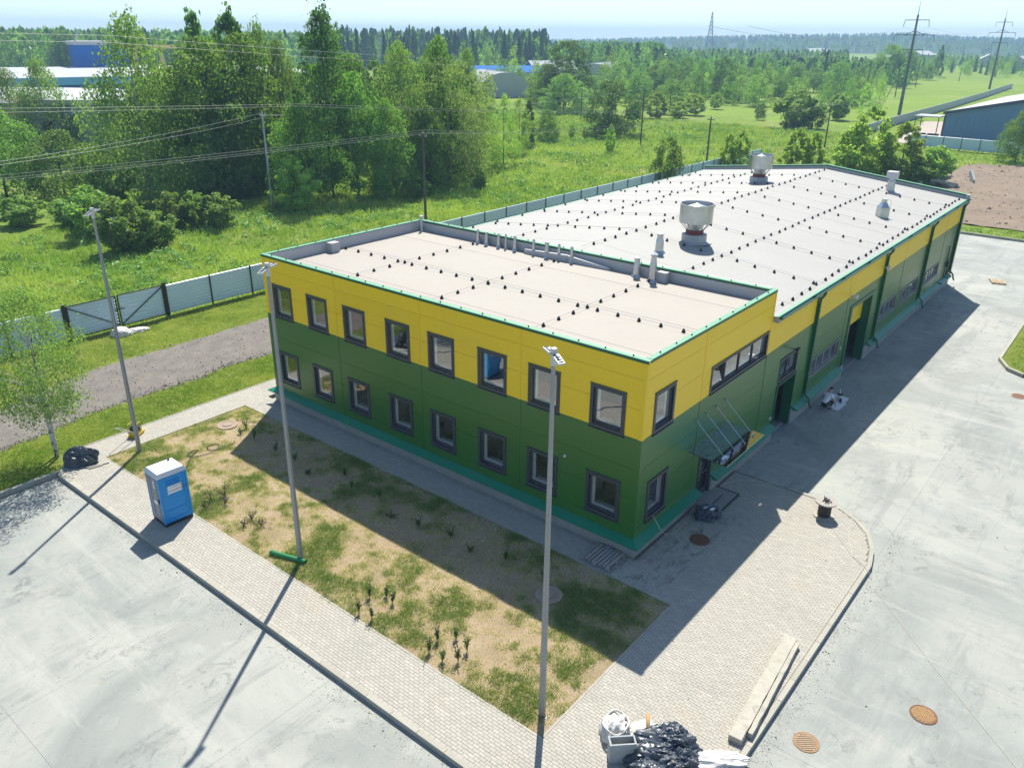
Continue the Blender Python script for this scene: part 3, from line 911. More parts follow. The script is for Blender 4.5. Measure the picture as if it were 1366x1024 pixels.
# windows -------------------------------------------------------------
def ring(mb, w, z0, z1, t, y0, y1, tt=None):
    tt = t if tt is None else tt
    mb.box(-w / 2, y0, z0, -w / 2 + t, y1, z1); mb.box(w / 2 - t, y0, z0, w / 2, y1, z1)
    mb.box(-w / 2 + t, y0, z1 - tt, w / 2 - t, y1, z1); mb.box(-w / 2 + t, y0, z0, w / 2 - t, y1, z0 + tt)
def make_window(w, h, n, cs, loc, rz, casing='frame_grey', reveal=True, name='window', open_=None):
    """local axes: x along the wall, y outwards, z up from the lower edge of the casing"""
    mb = MB(); ring(mb, w, 0, h, cs, -.03, .032)
    mb.box(-w / 2 - .02, -.002, h - .012, w / 2 + .02, .05, h + .008)
    mb.box(-w / 2 - .02, -.002, -.03, w / 2 + .02, .07, -.012)
    o = mb.build(name, casing, bld)
    o.location = loc; o.rotation_euler = (0, 0, rz)
    iw, z0, z1 = w - 2 * cs, cs, h - cs
    mb = MB(); ring(mb, iw, z0, z1, .055, -.117, -.031)
    for k in range(1, n):
        x = -iw / 2 + iw * k / n
        mb.box(x - .03, -.15, z0 + .055, x + .03, -.06, z1 - .055)
    mb.build('frame', casing if not reveal else 'frame_grey', o)
    for k in range(n):
        a, b = -iw / 2 + iw * k / n + .03, -iw / 2 + iw * (k + 1) / n - .03
        if open_ == k:
            mb = MB(); c = .16
            mb.hexa([(a, -.11, z0 + .05), (b, -.11, z0 + .05), (b, -.10, z0 + .05), (a, -.10, z0 + .05), (a, -.11 - c, z1 - .05), (b, -.11 - c, z1 - .05), (b, -.10 - c, z1 - .05), (a, -.10 - c, z1 - .05)])
            mb.build('pane', 'window_glass', o)
            f = MB()
            for x in (a, b):
                f.beam((x, -.10, z0 + .05), (x, -.10 - c, z1 - .05), .05, .05)
            f.build('open_sash', casing, o)
            continue
        mb = MB(); mb.box(a, -.115, z0 + .05, b, -.105, z1 - .05); mb.build('pane', 'window_glass', o)
    if reveal:
        mb = MB(); t = .02
        mb.box(-iw / 2 + .01, -.195, z0 + .01, -iw / 2 + .05, -.118, z1 - .01); mb.box(iw / 2 - .05, -.195, z0 + .01, iw / 2 - .01, -.118, z1 - .01)
        mb.box(-iw / 2 + .05, -.195, z1 - .05, iw / 2 - .05, -.118, z1 - .01)
        mb.build('reveal', 'white_pvc', o)
        mb = MB(); ring(mb, iw - .03, z0 + .012, z1 - .012, .125, -.235, -.20); mb.build('inner_sash', 'white_pvc', o)
        MB().box(-iw / 2 + .14, -.42, z0 + .10, iw / 2 - .14, -.24, z0 + .13).build('sill', 'white_pvc', o)
    return o
w0 = None
for uc in FW:
    for zb in (4.58, 1.19):
        if w0 is None:
            w0 = make_window(TW, TH, 1, CS, (0, uc, zb), math.pi / 2)
        else:
            dup(w0, (0, uc, zb))
make_window(1.44, 1.56, 1, CS, (1.39, 0, 4.59), math.pi)
make_window(1.44, 1.66, 1, CS, (1.39, 0, 1.10), math.pi)
make_window(5.30, 1.12, 4, .10, (7.57, 0, 4.64), math.pi, name='strip_window', open_=3)
make_window(2.12, 1.14, 2, .10, (13.26, 0, 2.70), math.pi, name='door_window')
def hall_window(x0, x1, z0, z1, n, nm='ribbon_window'):
    make_window(x1 - x0, z1 - z0, n, .06, ((x0 + x1) / 2, 0, z0), math.pi, casing='galvanised_dull', reveal=False, name=nm)
hall_window(16.44, 20.61, 1.60, 2.54, 4)
hall_window(27.14, 31.06, 1.60, 2.54, 4)
hall_window(32.04, 36.26, 1.60, 2.54, 5)
hall_window(38.14, 41.86, 1.54, 2.42, 5)
# entrance door
d = MB(); RI.bx(d, 4.72, 4.80, -.0, 2.35, -.16, .03); RI.bx(d, 5.82, 5.90, -.0, 2.35, -.16, .03); RI.bx(d, 4.80, 5.82, 2.25, 2.35, -.16, .03)
do = d.build('entrance_door', 'frame_grey', bld)
d = MB()
for a, b in ((4.81, 4.90), (5.72, 5.81)): RI.bx(d, a, b, .05, 2.24, -.12, -.06)
RI.bx(d, 4.90, 5.72, .05, .35, -.12, -.06); RI.bx(d, 4.90, 5.72, 2.14, 2.24, -.12, -.06); RI.bx(d, 4.90, 5.72, 1.05, 1.13, -.12, -.06)
d.build('door_leaf', 'frame_grey', do)
d = MB(); RI.bx(d, 4.90, 5.72, .35, 1.05, -.095, -.085); RI.bx(d, 4.90, 5.72, 1.13, 2.14, -.095, -.085); d.build('pane', 'window_glass', do)
d = MB(); d.cyl((4.98, .02, .85), (4.98, .02, 1.75), .015, n=8); d.cyl((4.98, .02, .95), (4.98, .08, .95), .01, n=6); d.cyl((4.98, .02, 1.65), (4.98, .08, 1.65), .01, n=6)
d.build('handle', 'galvanised', do)
d = MB().box(4.62, -.55, -.3, 6.0, .2, .05); d.build('doorstep', 'plinth', bld)
# trimmed doorways of the hall
def doorway(x0, x1, ztop, tw, depth, name):
    mb = MB()
    RI.bx(mb, x0 - tw, x0, -.12, ztop + tw * .6, -.02, .045); RI.bx(mb, x1, x1 + tw, -.12, ztop + tw * .6, -.02, .045)
    RI.bx(mb, x0, x1, ztop, ztop + tw * .6, -.02, .045)
    o = mb.build(name, 'trim_green', bld)
    mb = MB()
    RI.bx(mb, x0 - .03, x0 + .004, -.12, ztop, -depth, -.021); RI.bx(mb, x1 - .004, x1 + .03, -.12, ztop, -depth, -.021)
    RI.bx(mb, x0 + .005, x1 - .005, ztop - .004, ztop + .03, -depth, -.021)
    mb.build('reveal', 'trim_green', o)
    return o
dw = doorway(12.25, 14.35, 2.52, .10, .42, 'side_doorway')
gt = doorway(21.98, 25.42, 3.82, .34, .45, 'gateway')
for k, (a, b) in enumerate(((2.36, 2.86), (2.86, 3.36), (3.36, 3.86))):
    mb = MB(); RI.bx(mb, 21.99, 25.41, a + .004, b - .004, -.44, -.40); mb.build('gate_section', 'yellow_panel', gt)
mb = MB(); RI.bx(mb, 12.4, 13.35, -.1, 2.45, -.60, -.55); mb.build('door_leaf', 'dark_opening', dw)
mb = MB(); RI.bx(mb, 13.5, 14.2, -.1, .9, -2.6, -2.2); mb.build('crate', 'galvanised_dull', dw)
# interior: floors, cross walls and ceiling so that the panes look into rooms
mb = MB(); mb.box(.22, .22, -.25, BL - .2, BW - .2, -.10); mb.box(.22, .22, -.09, D1 - .1, BW - .2, .12)
mb.build('ground_floor', 'interior_floor', bld)
mb = MB(); mb.box(.22, .22, 3.30, D1 - .1, BW - .2, 3.72); mb.build('upper_floor', 'interior', bld)
mb = MB()
mb.box(5.2, .22, .13, 5.32, BW - .2, 3.29); mb.box(5.2, .22, 3.73, 5.32, BW - .2, RZ - .2)
for y in (2.75, 7.9, 13.0, 18.2):
    mb.box(.22, y - .06, .13, 5.19, y + .06, 3.29); mb.box(.22, y - .06, 3.73, 5.19, y + .06, RZ - .2)
mb.box(D1 - .09, .22, -.09, D1 + .05, BW - .2, EAVE - .1)
mb.build('partition', 'interior', bld)
mb = MB(); mb.box(D1 + .1, 7.5, -.09, BL - .3, 7.6, 5.4); mb.build('partition', 'interior', bld)
mb = MB(); mb.box(22.4, 2.2, -.09, 24.2, 3.4, 1.6); mb.box(22.6, 2.4, 1.61, 23.9, 3.2, 2.2); mb.build('machine', 'dark_red', bld)
# front block: roof, parapet, coping ---------------------------------
def sheets(name, n, quad, mat, parent, step=.007):
    """membrane sheets laid side by side with lapped edges; quad(t0, t1, lift) gives four corners"""
    for k in range(n):
        lift = step * (k % 2)
        a, b, c, e = quad(k / n - (.02 / n if k else 0), (k + 1) / n, lift)
        mb = MB()
        lo = [(p[0], p[1], p[2] - .05) for p in (a, b, c, e)]
        mb.hexa(lo + [a, b, c, e]); mb.build(name, mat, parent)
rf = MB().box(.2, .2, RZ - .22, D1 - .2, BW - .2, RZ - .055).build('front_roof', 'roof_beige', bld)
sheets('membrane_sheet', 6, lambda a, b, l: ((.2 + 10.08 * a, .2, RZ + l), (.2 + 10.08 * b, .2, RZ + l), (.2 + 10.08 * b, BW - .2, RZ + l), (.2 + 10.08 * a, BW - .2, RZ + l)), 'roof_beige', rf)
mb = MB()
mb.box(.02, .2, RZ - .3, .198, BW - .02, H1 - .03); mb.box(.02, .02, RZ - .3, D1 - .02, .198, H1 - .03)
mb.box(D1 - .198, .2, RZ - .3, D1 - .02, BW - .2, H1 - .03); mb.box(.2, BW - .198, RZ - .3, D1 - .02, BW - .02, H1 - .03)
par = mb.build('parapet', 'upstand', bld)
def coping(a, b, w=.2):
    a, b = Vector(a), Vector(b); n = max(1, round((b - a).length / 2.6)); d = (b - a) / n
    side = Vector((-d.y, d.x, 0)).normalized()
    for k in range(n):
        p, q = a + d * k + d * .001, a + d * (k + 1) - d * .001
        mb = MB(); mb.beam(p + Vector((0, 0, .012)), q + Vector((0, 0, .012)), w, .022)
        o = mb.build('coping', 'coping_mint', bld)
        mb = MB()
        for s in (-1, 1):
            off = side * (s * (w / 2 - .006))
            mb.beam(p + off - Vector((0, 0, .05)), q + off - Vector((0, 0, .05)), .012, .095)
        mb.build('coping_edge', 'trim_green', o)
zc = H1 - .01
coping((.08, -.05, zc), (.08, BW + .05, zc)); coping((.22, .08, zc), (D1 + .02, .08, zc))
coping((D1 - .1, .22, zc), (D1 - .1, BW - .1, zc)); coping((.22, BW - .08, zc), (D1 - .23, BW - .08, zc))
mb = MB()
def clamp(x, y, z): mb.box(x - .02, y - .02, z, x + .02, y + .02, z + .055)
for k in range(19): clamp(.08, .6 + k * 1.08, zc + .022)
for k in range(9): clamp(.9 + k * 1.1, .08, zc + .022)
for k in range(18): clamp(D1 - .1, .9 + k * 1.1, zc + .022)
for k in range(9): clamp(.9 + k * 1.1, BW - .08, zc + .022)
o = mb.build('conductor_clamp', 'black_steel', par); o['kind'] = 'stuff'
mb = MB()
for a, b in (((.08, .2), (.08, BW)), ((.2, .08), (D1, .08)), ((D1 - .1, .2), (D1 - .1, BW)), ((.2, BW - .08), (D1, BW - .08))):
    mb.cyl((a[0], a[1], zc + .08), (b[0], b[1], zc + .08), .005, n=5)
mb.build('conductor_wire', 'galvanised_dull', par)
MB().box(3.65, BW - .62, RZ, 4.15, BW - .2, RZ + .48).build('roof_hatch', 'upstand', bld)
# hall roof ------------------------------------------------------------
def rzh(y): return EAVE + .04 + (RIDGE - EAVE) * (1 - abs(y - BW / 2) / (BW / 2))
hr = None
mb = MB()
X0, X1 = D1 + .03, BL - .02
for y0, y1 in ((-.22, BW / 2), (BW / 2, BW + .22)):
    mb.hexa([(X0, y0, rzh(y0) - .26), (X1, y0, rzh(y0) - .26), (X1, y1, rzh(y1) - .26), (X0, y1, rzh(y1) - .26), (X0, y0, rzh(y0) - .055), (X1, y0, rzh(y0) - .055), (X1, y1, rzh(y1) - .055), (X0, y1, rzh(y1) - .055)])
hr = mb.build('hall_roof', 'roof_white', bld)
for y0, y1 in ((-.22, BW / 2), (BW / 2, BW + .22)):
    sheets('membrane_sheet', 17, lambda a, b, l: ((X0 + (X1 - X0) * a, y0, rzh(y0) + l), (X0 + (X1 - X0) * b, y0, rzh(y0) + l), (X0 + (X1 - X0) * b, y1, rzh(y1) + l), (X0 + (X1 - X0) * a, y1, rzh(y1) + l)), 'roof_white', hr, .005)
# far gable upstand with coping
for y0, y1 in ((-.25, BW / 2), (BW / 2, BW + .25)):
    a, b = Vector((BL - .1, y0, rzh(y0) + .12)), Vector((BL - .1, y1, rzh(y1) + .12))
    MB().beam(a, b, .2, .34).build('gable_upstand', 'upstand', bld)
    coping(a + Vector((0, 0, .18)), b + Vector((0, 0, .18)), .26)
MB().box(BL - .35, -.27, EAVE - .3, BL + .03, -.03, EAVE + .35).build('gable_return', 'upstand', bld)
# eaves gutter in lengths, downpipes with offset shoes
for yy, sgn in ((-.30, 1), (BW + .30, -1)):
    x = D1 + .08
    while x < BL - .1:
        e = min(x + 4, BL - .02)
        mb = MB(); n = 7
        for r_, rev in ((.10, 0), (.088, 1)):
            pass
        ring_ = [(.10 * math.cos(math.pi + math.pi * k / n), .10 * math.sin(math.pi + math.pi * k / n)) for k in range(n + 1)]
        for k in range(n):
            (a, b), (c, d_) = ring_[k], ring_[k + 1]
            mb.face([(x, yy + a, EAVE + .02 + b), (e - .005, yy + a, EAVE + .02 + b), (e - .005, yy + c, EAVE + .02 + d_), (x, yy + c, EAVE + .02 + d_)])
        mb.face([(x, yy + p[0], EAVE + .02 + p[1]) for p in ring_])
        mb.face([(e - .005, yy + p[0], EAVE + .02 + p[1]) for p in ring_])
        mb.beam((x, yy - .10 * sgn, EAVE + .025), (e - .005, yy - .10 * sgn, EAVE + .025), .025, .02)
        mb.build('gutter', 'trim_green', bld)
        x = e
    mb = MB(); mb.box(D1 + .05, min(yy + .09 * sgn, yy + .22 * sgn), EAVE - .02, BL - .02, max(yy + .09 * sgn, yy + .22 * sgn), EAVE + .04); mb.build('eave_trim', 'coping_mint', bld)
for x in (16.02, 27.0, 37.1, 46.02):
    mb = MB()
    mb.tube([(x, -.30, EAVE - .08), (x, -.28, EAVE - .25), (x, -.13, EAVE - .5), (x, -.115, EAVE - .8), (x, -.115, 1.0), (x, -.15, .88), (x, -.37, .68), (x, -.41, .5), (x, -.45, .36), (x, -.53, .26)], .058, 10)
    o = mb.build('downpipe', 'trim_green', bld, True)
    mb = MB()
    for z in (1.6, 3.4, 5.2): mb.box(x - .075, -.18, z, x + .075, .0, z + .04)
    mb.build('pipe_bracket', 'trim_green', o)
    MB().box(x - .11, -.055, .75, x + .19, .0, EAVE - .1).build('pilaster_trim', 'trim_green', bld)
# meter pipes at the far end
mb = MB()
for x in (44.0, 44.25): mb.cyl((x, -.08, .75), (x, -.08, 3.2), .02, n=6)
mb.tube([(44.6, -.1, .9), (44.6, -.1, 2.1), (45.3, -.1, 2.1), (45.3, -.1, 1.3), (44.9, -.1, 1.3), (44.9, -.1, .8)], .025, 6)
mb.cyl((45.1, -.1, 2.1), (45.1, -.1, 4.4), .025, n=6); mb.box(44.45, -.18, 1.55, 44.75, -.02, 1.9)
mb.build('service_pipe', 'black_steel', bld)
MB().cyl((46.2, -.12, .5), (46.2, -.12, EAVE), .06, n=8).build('vent_pipe', 'galvanised', bld)
# floodlights on the hall wall
def flood(x, z):
    mb = MB(); mb.box(x - .02, -.25, z, x + .02, 0, z + .03); mb.box(x - .14, -.38, z - .08, x + .14, -.22, z + .1)
    mb.build('floodlight', 'white_metal', bld)
flood(21.1, 4.75); flood(26.6, 5.15)
mb = MB(); mb.tube([(13.2, 0, 4.1), (13.2, -.3, 4.16)], .02, 5); mb.box(13.1, -.4, 4.1, 13.35, -.26, 4.2); mb.build('camera_bracket', 'black_steel', bld)
MB().box(20.95, -.03, 1.75, 21.06, 0, 1.95).build('sign_plate', 'white_metal', bld)
MB().box(11.85, -.03, 1.0, 12.0, 0, 1.12).build('sign_plate', 'white_metal', bld)
mb = MB(); mb.lathe([(.0, .05), (.05, .05), (.06, 0)], 10); wl = mb.build('wall_lamp', 'white_metal', bld); wl.location = (-.01, 3.06, 3.02); wl.rotation_euler = (0, -math.pi / 2, 0)
# glass canopy over the entrance
mb = MB(); mb.hexa([(3.55, -.06, 2.78), (6.90, -.06, 2.78), (6.90, -1.62, 2.70), (3.55, -1.62, 2.70), (3.55, -.06, 2.80), (6.90, -.06, 2.80), (6.90, -1.62, 2.72), (3.55, -1.62, 2.72)])
cano = mb.build('entrance_canopy', 'canopy_glass', bld)
mb = MB()
for x in (4.0, 4.82, 5.66, 6.48):
    mb.cyl((x, 0, 3.92), (x, -.1, 3.92), .03, n=8); mb.cyl((x, -.06, 3.9), (x, -1.36, 2.76), .009, n=6)
    mb.cyl((x, -1.36, 2.70), (x, -1.36, 2.79), .035, n=8); mb.cyl((x, -.18, 2.77), (x, -.18, 2.83), .03, n=8)
mb.build('tie_rod', 'galvanised', cano)
# roof pipes and ventilators (parts of the building)
def vpipe(x, y, z, r, h, cowl):
    mb = MB(); prof = [(r * 1.7, 0), (r * 1.6, .04), (r * 1.12, .12), (r, h * .55), (r * .8, h * .72), (r * .8, h * .86)]
    mb.lathe(prof, 12, (x, y), z); o = mb.build('vent_pipe', 'galvanised', bld, False)
    mb = MB(); k = r * (1.15 if cowl else .95)
    mb.lathe([(k, h * .9), (k * .95, h * .92), (k * .1, h)], 12, (x, y), z); mb.build('vent_cap', 'white_metal' if cowl else 'galvanised', o)
    mb = MB()
    for q in range(4):
        t = q * 1.57 + .4; mb.cyl((x + r * .7 * math.cos(t), y + r * .7 * math.sin(t), z + h * .84), (x + r * .8 * math.cos(t), y + r * .8 * math.sin(t), z + h * .91), .008, n=4)
    mb.build('cap_strut', 'black_steel', o)
for y, h, r, c in ((16.1, .74, .085, 0), (15.5, .74, .10, 1), (14.68, .73, .10, 0), (14.2, .78, .06, 0), (13.6, .77, .10, 0), (12.4, .79, .085, 0), (11.57, .84, .12, 1), (10.84, .80, .085, 0), (10.08, .79, .095, 0)):
    vpipe(10.08, y, RZ, r, h, c)
vpipe(10.02, 6.42, RZ, .16, .96, 1); vpipe(9.8, 5.46, RZ, .16, 1.35, 1)
MB().box(9.9, 4.85, RZ, 10.25, 5.3, RZ + .45).build('roof_box', 'upstand', bld)
MB().lathe([(.09, 0), (.075, .06), (.07, .75), (.1, .76), (.1, .86)], 10, (10.1, 20.3), RZ).build('vent_pipe', 'white_metal', bld)
mb = MB(); mb.hexa([(9.95, 12.9, RZ), (10.25, 12.9, RZ), (10.25, 10.3, RZ), (9.95, 10.3, RZ), (9.95, 12.9, RZ + .22), (10.25, 12.9, RZ + .22), (10.25, 10.3, RZ + .34), (9.95, 10.3, RZ + .34)])
mb.hexa([(9.98, 10.29, RZ), (10.26, 10.29, RZ), (10.27, 7.9, RZ), (10.0, 7.9, RZ), (9.98, 10.29, RZ + .32), (10.26, 10.29, RZ + .32), (10.27, 7.9, RZ + .12), (10.0, 7.9, RZ + .12)])
mb.build('roof_duct', 'upstand', bld)
vpipe(13.98, 7.5, rzh(7.5) - .02, .19, 1.05, 1)
def fan(x, y):
    z = rzh(y)
    o = MB().lathe([(.92, 0), (.78, .03), (.66, .06), (.65, .42), (.60, .44)], 28, (x, y), z - .03).build('roof_ventilator', 'upstand', bld)
    MB().lathe([(.46, .38), (.47, .42), (.46, .60), (.42, .62)], 24, (x, y), z).build('flange', 'red_flange', o)
    MB().lathe([(.40, .6), (.46, .92), (.86, 1.02), (.865, 1.98), (.84, 1.98), (.83, 1.75)], 36, (x, y), z, cap=False).build('drum', 'galvanised', o)
    MB().lathe([(.82, 1.72), (.1, 1.97), (.02, 2.0)], 36, (x, y), z, cap=False).build('cone', 'galvanised', o)
    mb = MB()
    for k in range(8):
        t = k * math.pi / 4; c_, s_ = math.cos(t), math.sin(t)
        mb.beam((x + .44 * c_, y + .44 * s_, z + .58), (x + .84 * c_, y + .84 * s_, z + 1.05), .03, .03)
    mb.build('stay', 'galvanised_dull', o)
fan(17.4, 7.35); fan(37.2, 12.3)
o = MB().lathe([(.36, 0), (.30, .1), (.26, .75), (.22, .8), (.20, .95)], 14, (42.7, 4.45), rzh(4.45) - .02).build('roof_stack', 'galvanised', bld)
MB().box(42.35, 4.1, rzh(4.45) + .93, 43.05, 4.8, rzh(4.45) + 1.40).build('stack_cap', 'white_metal', o)
o = MB().lathe([(.42, 0), (.40, .55), (.40, .62), (.17, .95), (.17, 1.15)], 4, (33.7, 2.4), rzh(2.4) - .03).build('roof_stack', 'galvanised', bld)
MB().tube([(34.15, 2.1, rzh(2.1)), (34.15, 2.1, rzh(2.1) + 1.0), (33.9, 2.25, rzh(2.1) + 1.12)], .014, 5).build('rod', 'white_metal', o)
mb = MB()
for dy in (0, .5): mb.tube([(41.4 + dy, 20.9, 6.0), (41.4 + dy, 20.9, 6.9), (41.4 + dy, 20.6, 7.15), (41.4 + dy, 20.2, 6.9), (41.4 + dy, 20.2, 6.4)], .03, 6)
mb.build('roof_ladder_rail', 'galvanised_dull', bld)
# lightning conductor holders: weighted cones under a thin wire
hold = MB().lathe([(.075, 0), (.078, .03), (.035, .12), (.03, .145)], 8).mesh('conductor_holder'); hold.materials.append(MATS['black_rubber'])
HP = []
for k in range(21): HP.append((4.62, 1.15 + k * .955, RZ, rf))
for y in (5.5, 10.78, 16.03):
    for k in range(9): HP.append((1.75 + k * .98, y, RZ, rf))
wires = MB()
wires.cyl((4.62, .4, RZ + .12), (4.62, BW - .4, RZ + .12), .006, n=4)
for y in (5.5, 10.78, 16.03): wires.cyl((.6, y, RZ + .12), (D1 - .2, y, RZ + .12), .006, n=4)
wires.build('conductor_wire', 'galvanised_dull', rf)
wires = MB()
for y in (.25, 5.12, 10.19, 15.4, 20.45):
    n = 33 if y < 20 else 14
    for k in range(n):
        if y == .25 and k % 5 == 4: HP.append((12.1 + k * 1.03, .42, rzh(.42), hr))
        HP.append((12.1 + k * (1.03 if y < 20 else 2.4) + rng.uniform(-.06, .06), y + rng.uniform(-.05, .05), rzh(y), hr))
    wires.cyl((11, y, rzh(y) + .12), (BL - .3, y, rzh(y) + .12), .006, n=4)
for x in (16.1, 21.1, 26.05, 31.0, 36.1, 41.2):
    for k in range(20):
        y = 1.35 + k * .98
        if y < 20.2 and min(abs(y - q) for q in (5.12, 10.19, 15.4)) > .35: HP.append((x + rng.uniform(-.06, .06), y, rzh(y), hr))
    for a, b in ((.25, BW / 2), (BW / 2, BW - .3)): wires.cyl((x, a, rzh(a) + .12), (x, b, rzh(b) + .12), .006, n=4)
wires.build('conductor_wire', 'galvanised_dull', hr)
HP.sort(key=lambda p: (Vector(p[:3]) - CAM).length)
for x, y, z, par_ in HP[:299]:
    o = bpy.data.objects.new('conductor_holder', hold); COL.objects.link(o); o.parent = par_; o.location = (x, y, z + .006)
mb = MB()
for x, y, z, par_ in HP[299:]: mb.lathe([(.075, 0), (.078, .03), (.035, .12), (.03, .145)], 6, (x, y), z)
if mb.v:
    o = mb.build('conductor_holder', 'black_rubber', hr); o['kind'] = 'stuff'
# ------------------------------------------------------------------ lamp posts
def lamp_post(label):
    t = thing('lamp_post', label, 'lamp post', group='galvanised lamp posts round the planting bed')
    MB().lathe([(.10, 0), (.094, 1.2), (.05, 10.35)], 8).build('pole', 'galvanised_dull', t)
    MB().box(-.15, -.15, -.08, .15, .15, .004).build('base_plate', 'galvanised_dull', t)
    mb = MB(); mb.lathe([(.07, 10.3), (.07, 10.55), (.03, 10.58)], 8); mb.beam((-.26, 0, 10.58), (.26, 0, 10.60), .04, .035); mb.box(-.06, -.06, 10.6, .06, .06, 10.70)
    mb.build('bracket', 'white_metal', t)
    for s, tilt in ((-1, .10), (1, -.01)):
        mb = MB(); x0, x1 = .07 * s, .40 * s
        mb.hexa([(x0, -.085, 10.53), (x1, -.08, 10.545 - tilt), (x1, .08, 10.545 - tilt), (x0, .085, 10.53), (x0, -.085, 10.585), (x1, -.08, 10.59 - tilt), (x1, .08, 10.59 - tilt), (x0, .085, 10.585)])
        o = mb.build('luminaire', 'white_metal', t)
        mb = MB()
        for k in range(4):
            x = x0 + (x1 - x0) * (k + .5) / 4; mb.box(x - .008, -.06, 10.58 - tilt * (k + .5) / 4, x + .008, .06, 10.605 - tilt * (k + .5) / 4)
        mb.build('heat_sink', 'black_steel', o)
    for sx in (-.12, .12):
        for sy in (-.12, .12): MB().cyl((sx, sy, .0), (sx, sy, .05), .018, n=6).build('bolt', 'rust_brown', t)
    return t
lp = lamp_post('galvanised lamp post standing beside the compactor and the brick path junction')
lp.location = (-7.26, 20.77, 0); lp.rotation_euler = (0, 0, .5)
dup(lp, (-7.68, 8.83, 0), .35, 'galvanised lamp post with a green pipe lying at its foot')
dup(lp, (-7.83, -1.90, 0), 1.1, 'tallest looking lamp post, at the near tip of the planting bed')

# ------------------------------------------------------------------ portable toilet
t = thing('portable_toilet', 'blue portable toilet with grey door and white roof on the brick path', 'portable toilet', (-9.06, 14.80, 0), -.055)
hw, hd = .52, .46
def potty():
    MB().box(-hw - .02, -hd - .02, .0, hw + .02, hd + .02, .12).build('base_skid', 'black_steel', t)
    mb = MB(); mb.box(-hw, -hd, .12, hw, hd, 2.08); b = mb.build('cabin', 'potty_blue', t)
    mb = MB()
    for x in (-hw, hw):
        for y in (-hd, hd): mb.box(x - .035, y - .035, .12, x + .035, y + .035, 2.09)
    mb.build('corner_post', 'potty_blue', b)
    mb = MB()
    for s in (-1, 1):
        y0, y1 = s * (hd + .002), s * (hd + .022)
        a, c = min(y0, y1), max(y0, y1)
        mb.box(-hw + .045, a, .16, -hw + .12, c, 2.0); mb.box(hw - .12, a, .16, hw - .045, c, 2.0)
        mb.box(-hw + .125, a, .16, hw - .125, c, .26); mb.box(-hw + .125, a, 1.92, hw - .125, c, 2.0); mb.box(-hw + .125, a, .62, hw - .125, c - s * .0, .64)
        for k in range(4): mb.box(-.25, a, 1.66 + k * .055, .25, c, 1.685 + k * .055)
    mb.build('side_panel', 'potty_blue', b)
    d = MB().box(-hw - .03, -hd + .05, .16, -hw - .002, hd - .05, 2.02).build('door', 'potty_grey', t)
    mb = MB(); 
    for y in (-.30, .18): mb.box(-hw - .045, y, .25, -hw - .031, y + .10, 1.05); mb.box(-hw - .045, y, 1.18, -hw - .031, y + .10, 1.92)
    mb.build('door_rib', 'potty_grey', d)
    MB().box(-hw - .06, -hd + .08, 1.00, -hw - .031, -hd + .15, 1.16).build('latch', 'black_rubber', d)
    MB().box(-hw - .036, -.30, 1.55, -hw - .031, -.06, 1.86).build('notice', 'sticker_white', d)
    MB().box(-hw - .039, -.22, 1.62, -hw - .0365, -.14, 1.80).build('notice_print', 'print_grey', d)
    MB().box(-hw - .036, -.22, .86, -hw - .031, .10, 1.0).build('plate', 'sticker_white', d)
    mb = MB(); mb.hexa([(-hw - .05, -hd - .05, 2.08), (hw + .05, -hd - .05, 2.08), (hw + .05, hd + .05, 2.08), (-hw - .05, hd + .05, 2.08), (-hw + .02, -hd + .02, 2.22), (hw - .02, -hd + .02, 2.22), (hw - .02, hd - .02, 2.22), (-hw + .02, hd - .02, 2.22)])
    mb.box(-hw - .05, -hd - .05, 2.05, hw + .05, hd + .05, 2.08)
    r = mb.build('roof', 'potty_white', t)
    MB().cyl((hw - .2, hd - .12, 2.2), (hw - .2, hd - .12, 2.30), .04, n=8).build('vent', 'black_rubber', r)
    mb = MB(); mb.face([(-.28, -hd - .026, 1.30), (.30, -hd - .026, 1.30), (.30, -hd - .026, 1.62), (-.22, -hd - .026, 1.62), (-.25, -hd - .026, 1.50), (-.20, -hd - .026, 1.49), (-.27, -hd - .026, 1.41), (-.20, -hd - .026, 1.38)])
    mb.build('sticker', 'sticker_white', b)
    for txt, sz, x, z, mt in (('•••• МММ ММ М', .085, -.17, 1.52, 'print_grey'), ('БZМОВОВОМ', .105, -.20, 1.37, 'print_dark')):
        cu = bpy.data.curves.new('sticker_lettering', 'FONT'); cu.body = txt; cu.size = sz; cu.align_x = 'LEFT'; cu.space_character = .92
        cu.materials.append(MATS[mt])
        tx = bpy.data.objects.new('lettering_curve', cu); COL.objects.link(tx); bpy.context.view_layer.update()
        me = bpy.data.meshes.new_from_object(tx.evaluated_get(bpy.context.evaluated_depsgraph_get())); bpy.data.objects.remove(tx)
        me.name = 'sticker_lettering'; me.materials.clear(); o = link_mesh('sticker_lettering', me, mt, b)
        o.location = (x, -hd - .0285, z); o.rotation_euler = (math.pi / 2, 0, 0)
potty()

